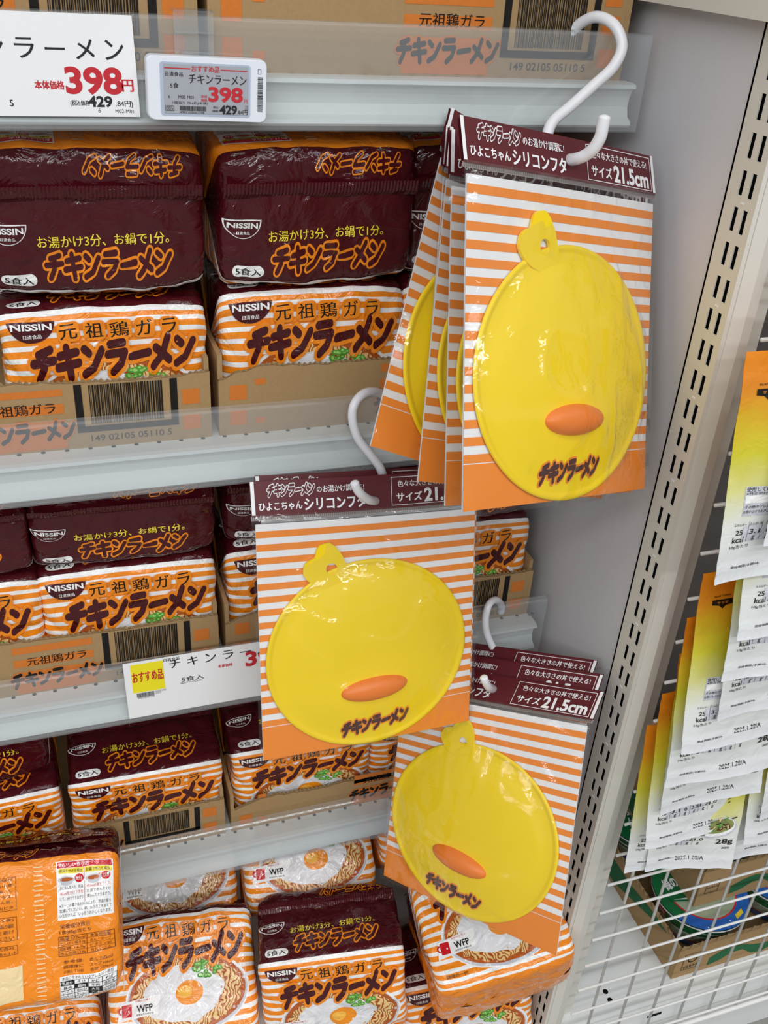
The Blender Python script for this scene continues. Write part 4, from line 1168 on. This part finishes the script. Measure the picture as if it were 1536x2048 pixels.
# ------------------------------------------------------------------ cup noodles behind the grid
def cup_tray(x0, y0, z, W, D_, h, label, big):
    b = MB(); t = .004
    b.box(x0, x0 + W, y0, y0 + t, z, z + h, kraft); b.box(x0, x0 + t, y0 + t, y0 + D_, z, z + h, kraft); b.box(x0 + W - t, x0 + W, y0 + t, y0 + D_, z, z + h, kraft)
    b.box(x0 + t, x0 + W - t, y0 + D_ - t, y0 + D_, z, z + h, kraft); b.box(x0 + t, x0 + W - t, y0 + t, y0 + D_ - t, z, z + .003, kraft)
    n = 60; V = []
    for i in range(n + 1):
        x = x0 + W * i / n; V += [(x, y0 - .0004, z + h - .001), (x, y0 + t * (i % 2), z + h + .0022 + .001 * noise.noise(Vector((x * 80, z, 2))))]
    b.add(V, [[2 * i, 2 * i + 2, 2 * i + 3, 2 * i + 1] for i in range(n)], kraft_e)
    V = []
    for i in range(n + 1):
        y = y0 + D_ * i / n; V += [(x0 - .0004, y, z + h - .001), (x0 + t * (i % 2), y, z + h + .0022)]
    b.add(V, [[2 * i, 2 * i + 1, 2 * i + 3, 2 * i + 2] for i in range(n)], kraft_e)
    F_ = ((x0, y0, z), (1, 0, 0), (0, 0, 1))
    wave = [(.060 + .02 * i, .016 + .022 * (math.sin(i * .9) * .5 + .5) + .012 * i / 8) for i in range(9)]
    band = wave + [(px, py - .018 - .006 * math.sin(i * 1.7)) for i, (px, py) in list(enumerate(wave))[::-1]]
    band = [(px, max(.004, min(h - .004, py))) for px, py in band]
    b.flat(poly(band), kraft_g, *F_, .0004)
    b.flat(poly([(.235, .006), (.29, h * .5), (.34, h - .006), (.36, h - .006), (.30, .006)]), kraft_g, *F_, .0004)
    s = .030 if big else .022
    b.flat(frame(.012, h * .5 - s * .62, .012 + s * 1.05, h * .5 + s * .62, .0008), kraft_k, *F_, .0005)
    b.flat(fit('マルちゃん', .03, .012 + s * .52, h * .5 - s * (.40 if big else .05), s * .9, s * .22, .08), kraft_k, *F_, .0006)
    if big: b.flat(join(*[capsule((.0275 + .0075 * math.cos(a), h * .5 + .005 + .0075 * math.sin(a)), (.0275 + .0075 * math.cos(a + .3), h * .5 + .005 + .0075 * math.sin(a + .3)), .0008, 3) for a in np.linspace(1.9, 6.6, 16)]), kraft_k, *F_, .0006)
    b.flat(poly([(.02, .008), (D_ * .4, h * .7), (D_ * .6, h * .7), (D_ * .8, h - .006), (D_ * .9, h - .006), (D_ * .5, .008)]), kraft_g, (x0, y0 + D_, z), (0, -1, 0), (0, 0, 1), .0004)
    return tag(b.build('cardboard_tray', None, (x0 + W / 2, y0 + D_ / 2, z)), label, 'cardboard box', 'cup noodle trays behind the wire grid')
cup_tray(.757, .658, .1355, .46, .34, .068, 'lower brown tray with green print and a square mark, behind the wire grid', True)
cup_tray(.8115, .712, .2120, .44, .30, .080, 'upper brown tray with green print stacked on the cups behind the wire grid', False)

c_green = plain('cup_green', '11683a', .3); c_pale = plain('cup_pale_green', '9aa88f', .35, .5, .25, 120); c_blue = plain('cup_blue', '1f5fb4', .3)
c_white = plain('cup_white', 'e4e8ea', .3); c_red = plain('cup_red', 'c1272d', .35); c_yel = plain('cup_yellow', 'e0c22d', .35)
def cup_proto():
    e = empty('noodle_cup', (0, 0, 0), '', 'noodle cup', 'cup noodles in the trays')
    prof = [(.0400, 0.0, c_blue), (.0440, .004, c_blue), (.0475, .016, c_red), (.0478, .018, c_pale), (.0530, .036, c_white), (.0534, .0375, c_green), (.0585, .0565, c_white), (.0590, .058, c_white), (.0612, .0600, c_white), (.0612, .0625, c_white)]
    b = MB(); n = 56
    for i in range(len(prof) - 1):
        V = []
        for r, z, _ in (prof[i], prof[i + 1]):
            for k in range(n): V.append((r * math.cos(2 * math.pi * k / n), r * math.sin(2 * math.pi * k / n), z))
        b.add(V, [[k, (k + 1) % n, n + (k + 1) % n, n + k] for k in range(n)], prof[i][2], None, True)
    b.add([(.04 * math.cos(2 * math.pi * k / n), .04 * math.sin(2 * math.pi * k / n), 0) for k in range(n)], [list(range(n))[::-1]], c_white)
    # curved white stroke, red patch and a yellow mark on the side
    def side(sh, mat, lift):
        v, f = grid_cut(sh, np.linspace(-.2, .2, 81), np.linspace(0, .06, 13))
        V = []
        for s_, z in v:
            r = np.interp(z, [q[1] for q in prof], [q[0] for q in prof]) + lift; a = s_ / .055 - math.pi / 2
            V.append((r * math.cos(a), r * math.sin(a), z))
        b.add(V, f, mat, None, True)
    for off in (0.0, .115, -.115):
        side(poly([(off - .040, .052), (off - .020, .0435), (off + .004, .0445), (off + .012, .0520), (off + .004, .0480), (off - .018, .0470)]), c_white, .0004)
        side(rect(off + .014, .041, off + .032, .0545), c_red, .0004); side(fit('天ぷら', .03, off + .023, .0478, .015, .0085), c_white, .0008)
        side(rrect(off + .012, .003, off + .030, .012, .001), c_yel, .0004); side(fit('そば', .03, off + .021, .0075, .012, .006), c_blue, .0008)
    b.build('cup', e)
    b = MB(); V = [(.0605 * math.cos(2 * math.pi * k / n), .0605 * math.sin(2 * math.pi * k / n), .0632) for k in range(n)]
    b.add(V, [list(range(n))], c_green)
    Z_ = ((0, 0, .0632), (1, 0, 0), (0, 1, 0))
    def seg(a0, a1, r, cut=None): return poly([(r * math.cos(t), r * math.sin(t)) for t in np.linspace(a0, a1, 30)])
    b.flat(seg(math.pi * 1.12, math.pi * 1.88, .0605), c_blue, *Z_, .0004)
    b.flat(seg(math.pi * 1.00, math.pi * 2.00, .0455), c_red, *Z_, .0006); b.flat(seg(math.pi * .98, math.pi * 2.02, .0435), c_pale, *Z_, .0008)
    b.flat(seg(math.pi * .92, math.pi * 2.08, .0345), c_pale, *Z_, .0009); b.flat(poly([(-.047, -.001), (-.02, -.011), (.012, -.010), (.047, .002), (.047, .016), (-.047, .016)]), c_green, *Z_, .0010)
    b.flat(poly([(-.044, .001), (-.02, -.0085), (.012, -.0075), (.044, .003), (.012, -.004), (-.02, -.005)]), c_white, *Z_, .0012)
    b.flat(fit('緑の天ぷらそば', .04, -.006, .022, .070, .017), c_white, *Z_, .0012); b.flat(poly([(.018, -.003), (.036, .003), (.036, .019), (.018, .014)]), c_red, *Z_, .0013)
    b.flat(fit('そば', .03, .027, .008, .013, .009), c_white, *Z_, .0015)
    b.flat(poly([(.012, -.054), (.026, -.050), (.028, -.044), (.014, -.048)]), c_yel, *Z_, .0006)
    for sx_, sy_ in ((-.02, -.053), (-.008, -.055), (-.030, -.048), (.002, -.052)): b.flat(ellipse(sx_, sy_, .0010, .0010, 6), c_white, *Z_, .0006)
    b.build('lid_sheet', e)
    return e
cp = cup_proto(); cp.scale = (1.2, 1.2, 1.13); zc = .1355 + .0035
spots = [((.842, .738, zc), 8, 'cup noodle at the front of the lower tray, green and blue lid'), ((.992, .738, zc), -12, 'second cup of the lower tray, next to the front one, half behind the upper tray'), ((.842, .892, zc), 70, 'cup noodle further back in the lower tray, in shade'), ((.992, .892, zc), 5, 'rear cup of the lower tray behind the second one'),
         ((.897, .800, .2155), 20, 'green-lidded cup standing at the left of the upper tray'), ((1.047, .800, .2155), -5, 'cup standing in the upper tray at the right picture edge')]
for i, (p, r_, lb) in enumerate(spots):
    if i == 0: cp.location = p; cp.rotation_euler = (0, 0, rad(r_)); cp['label'] = lb
    else: copy_thing(cp, lb, p, (0, 0, rad(r_)))
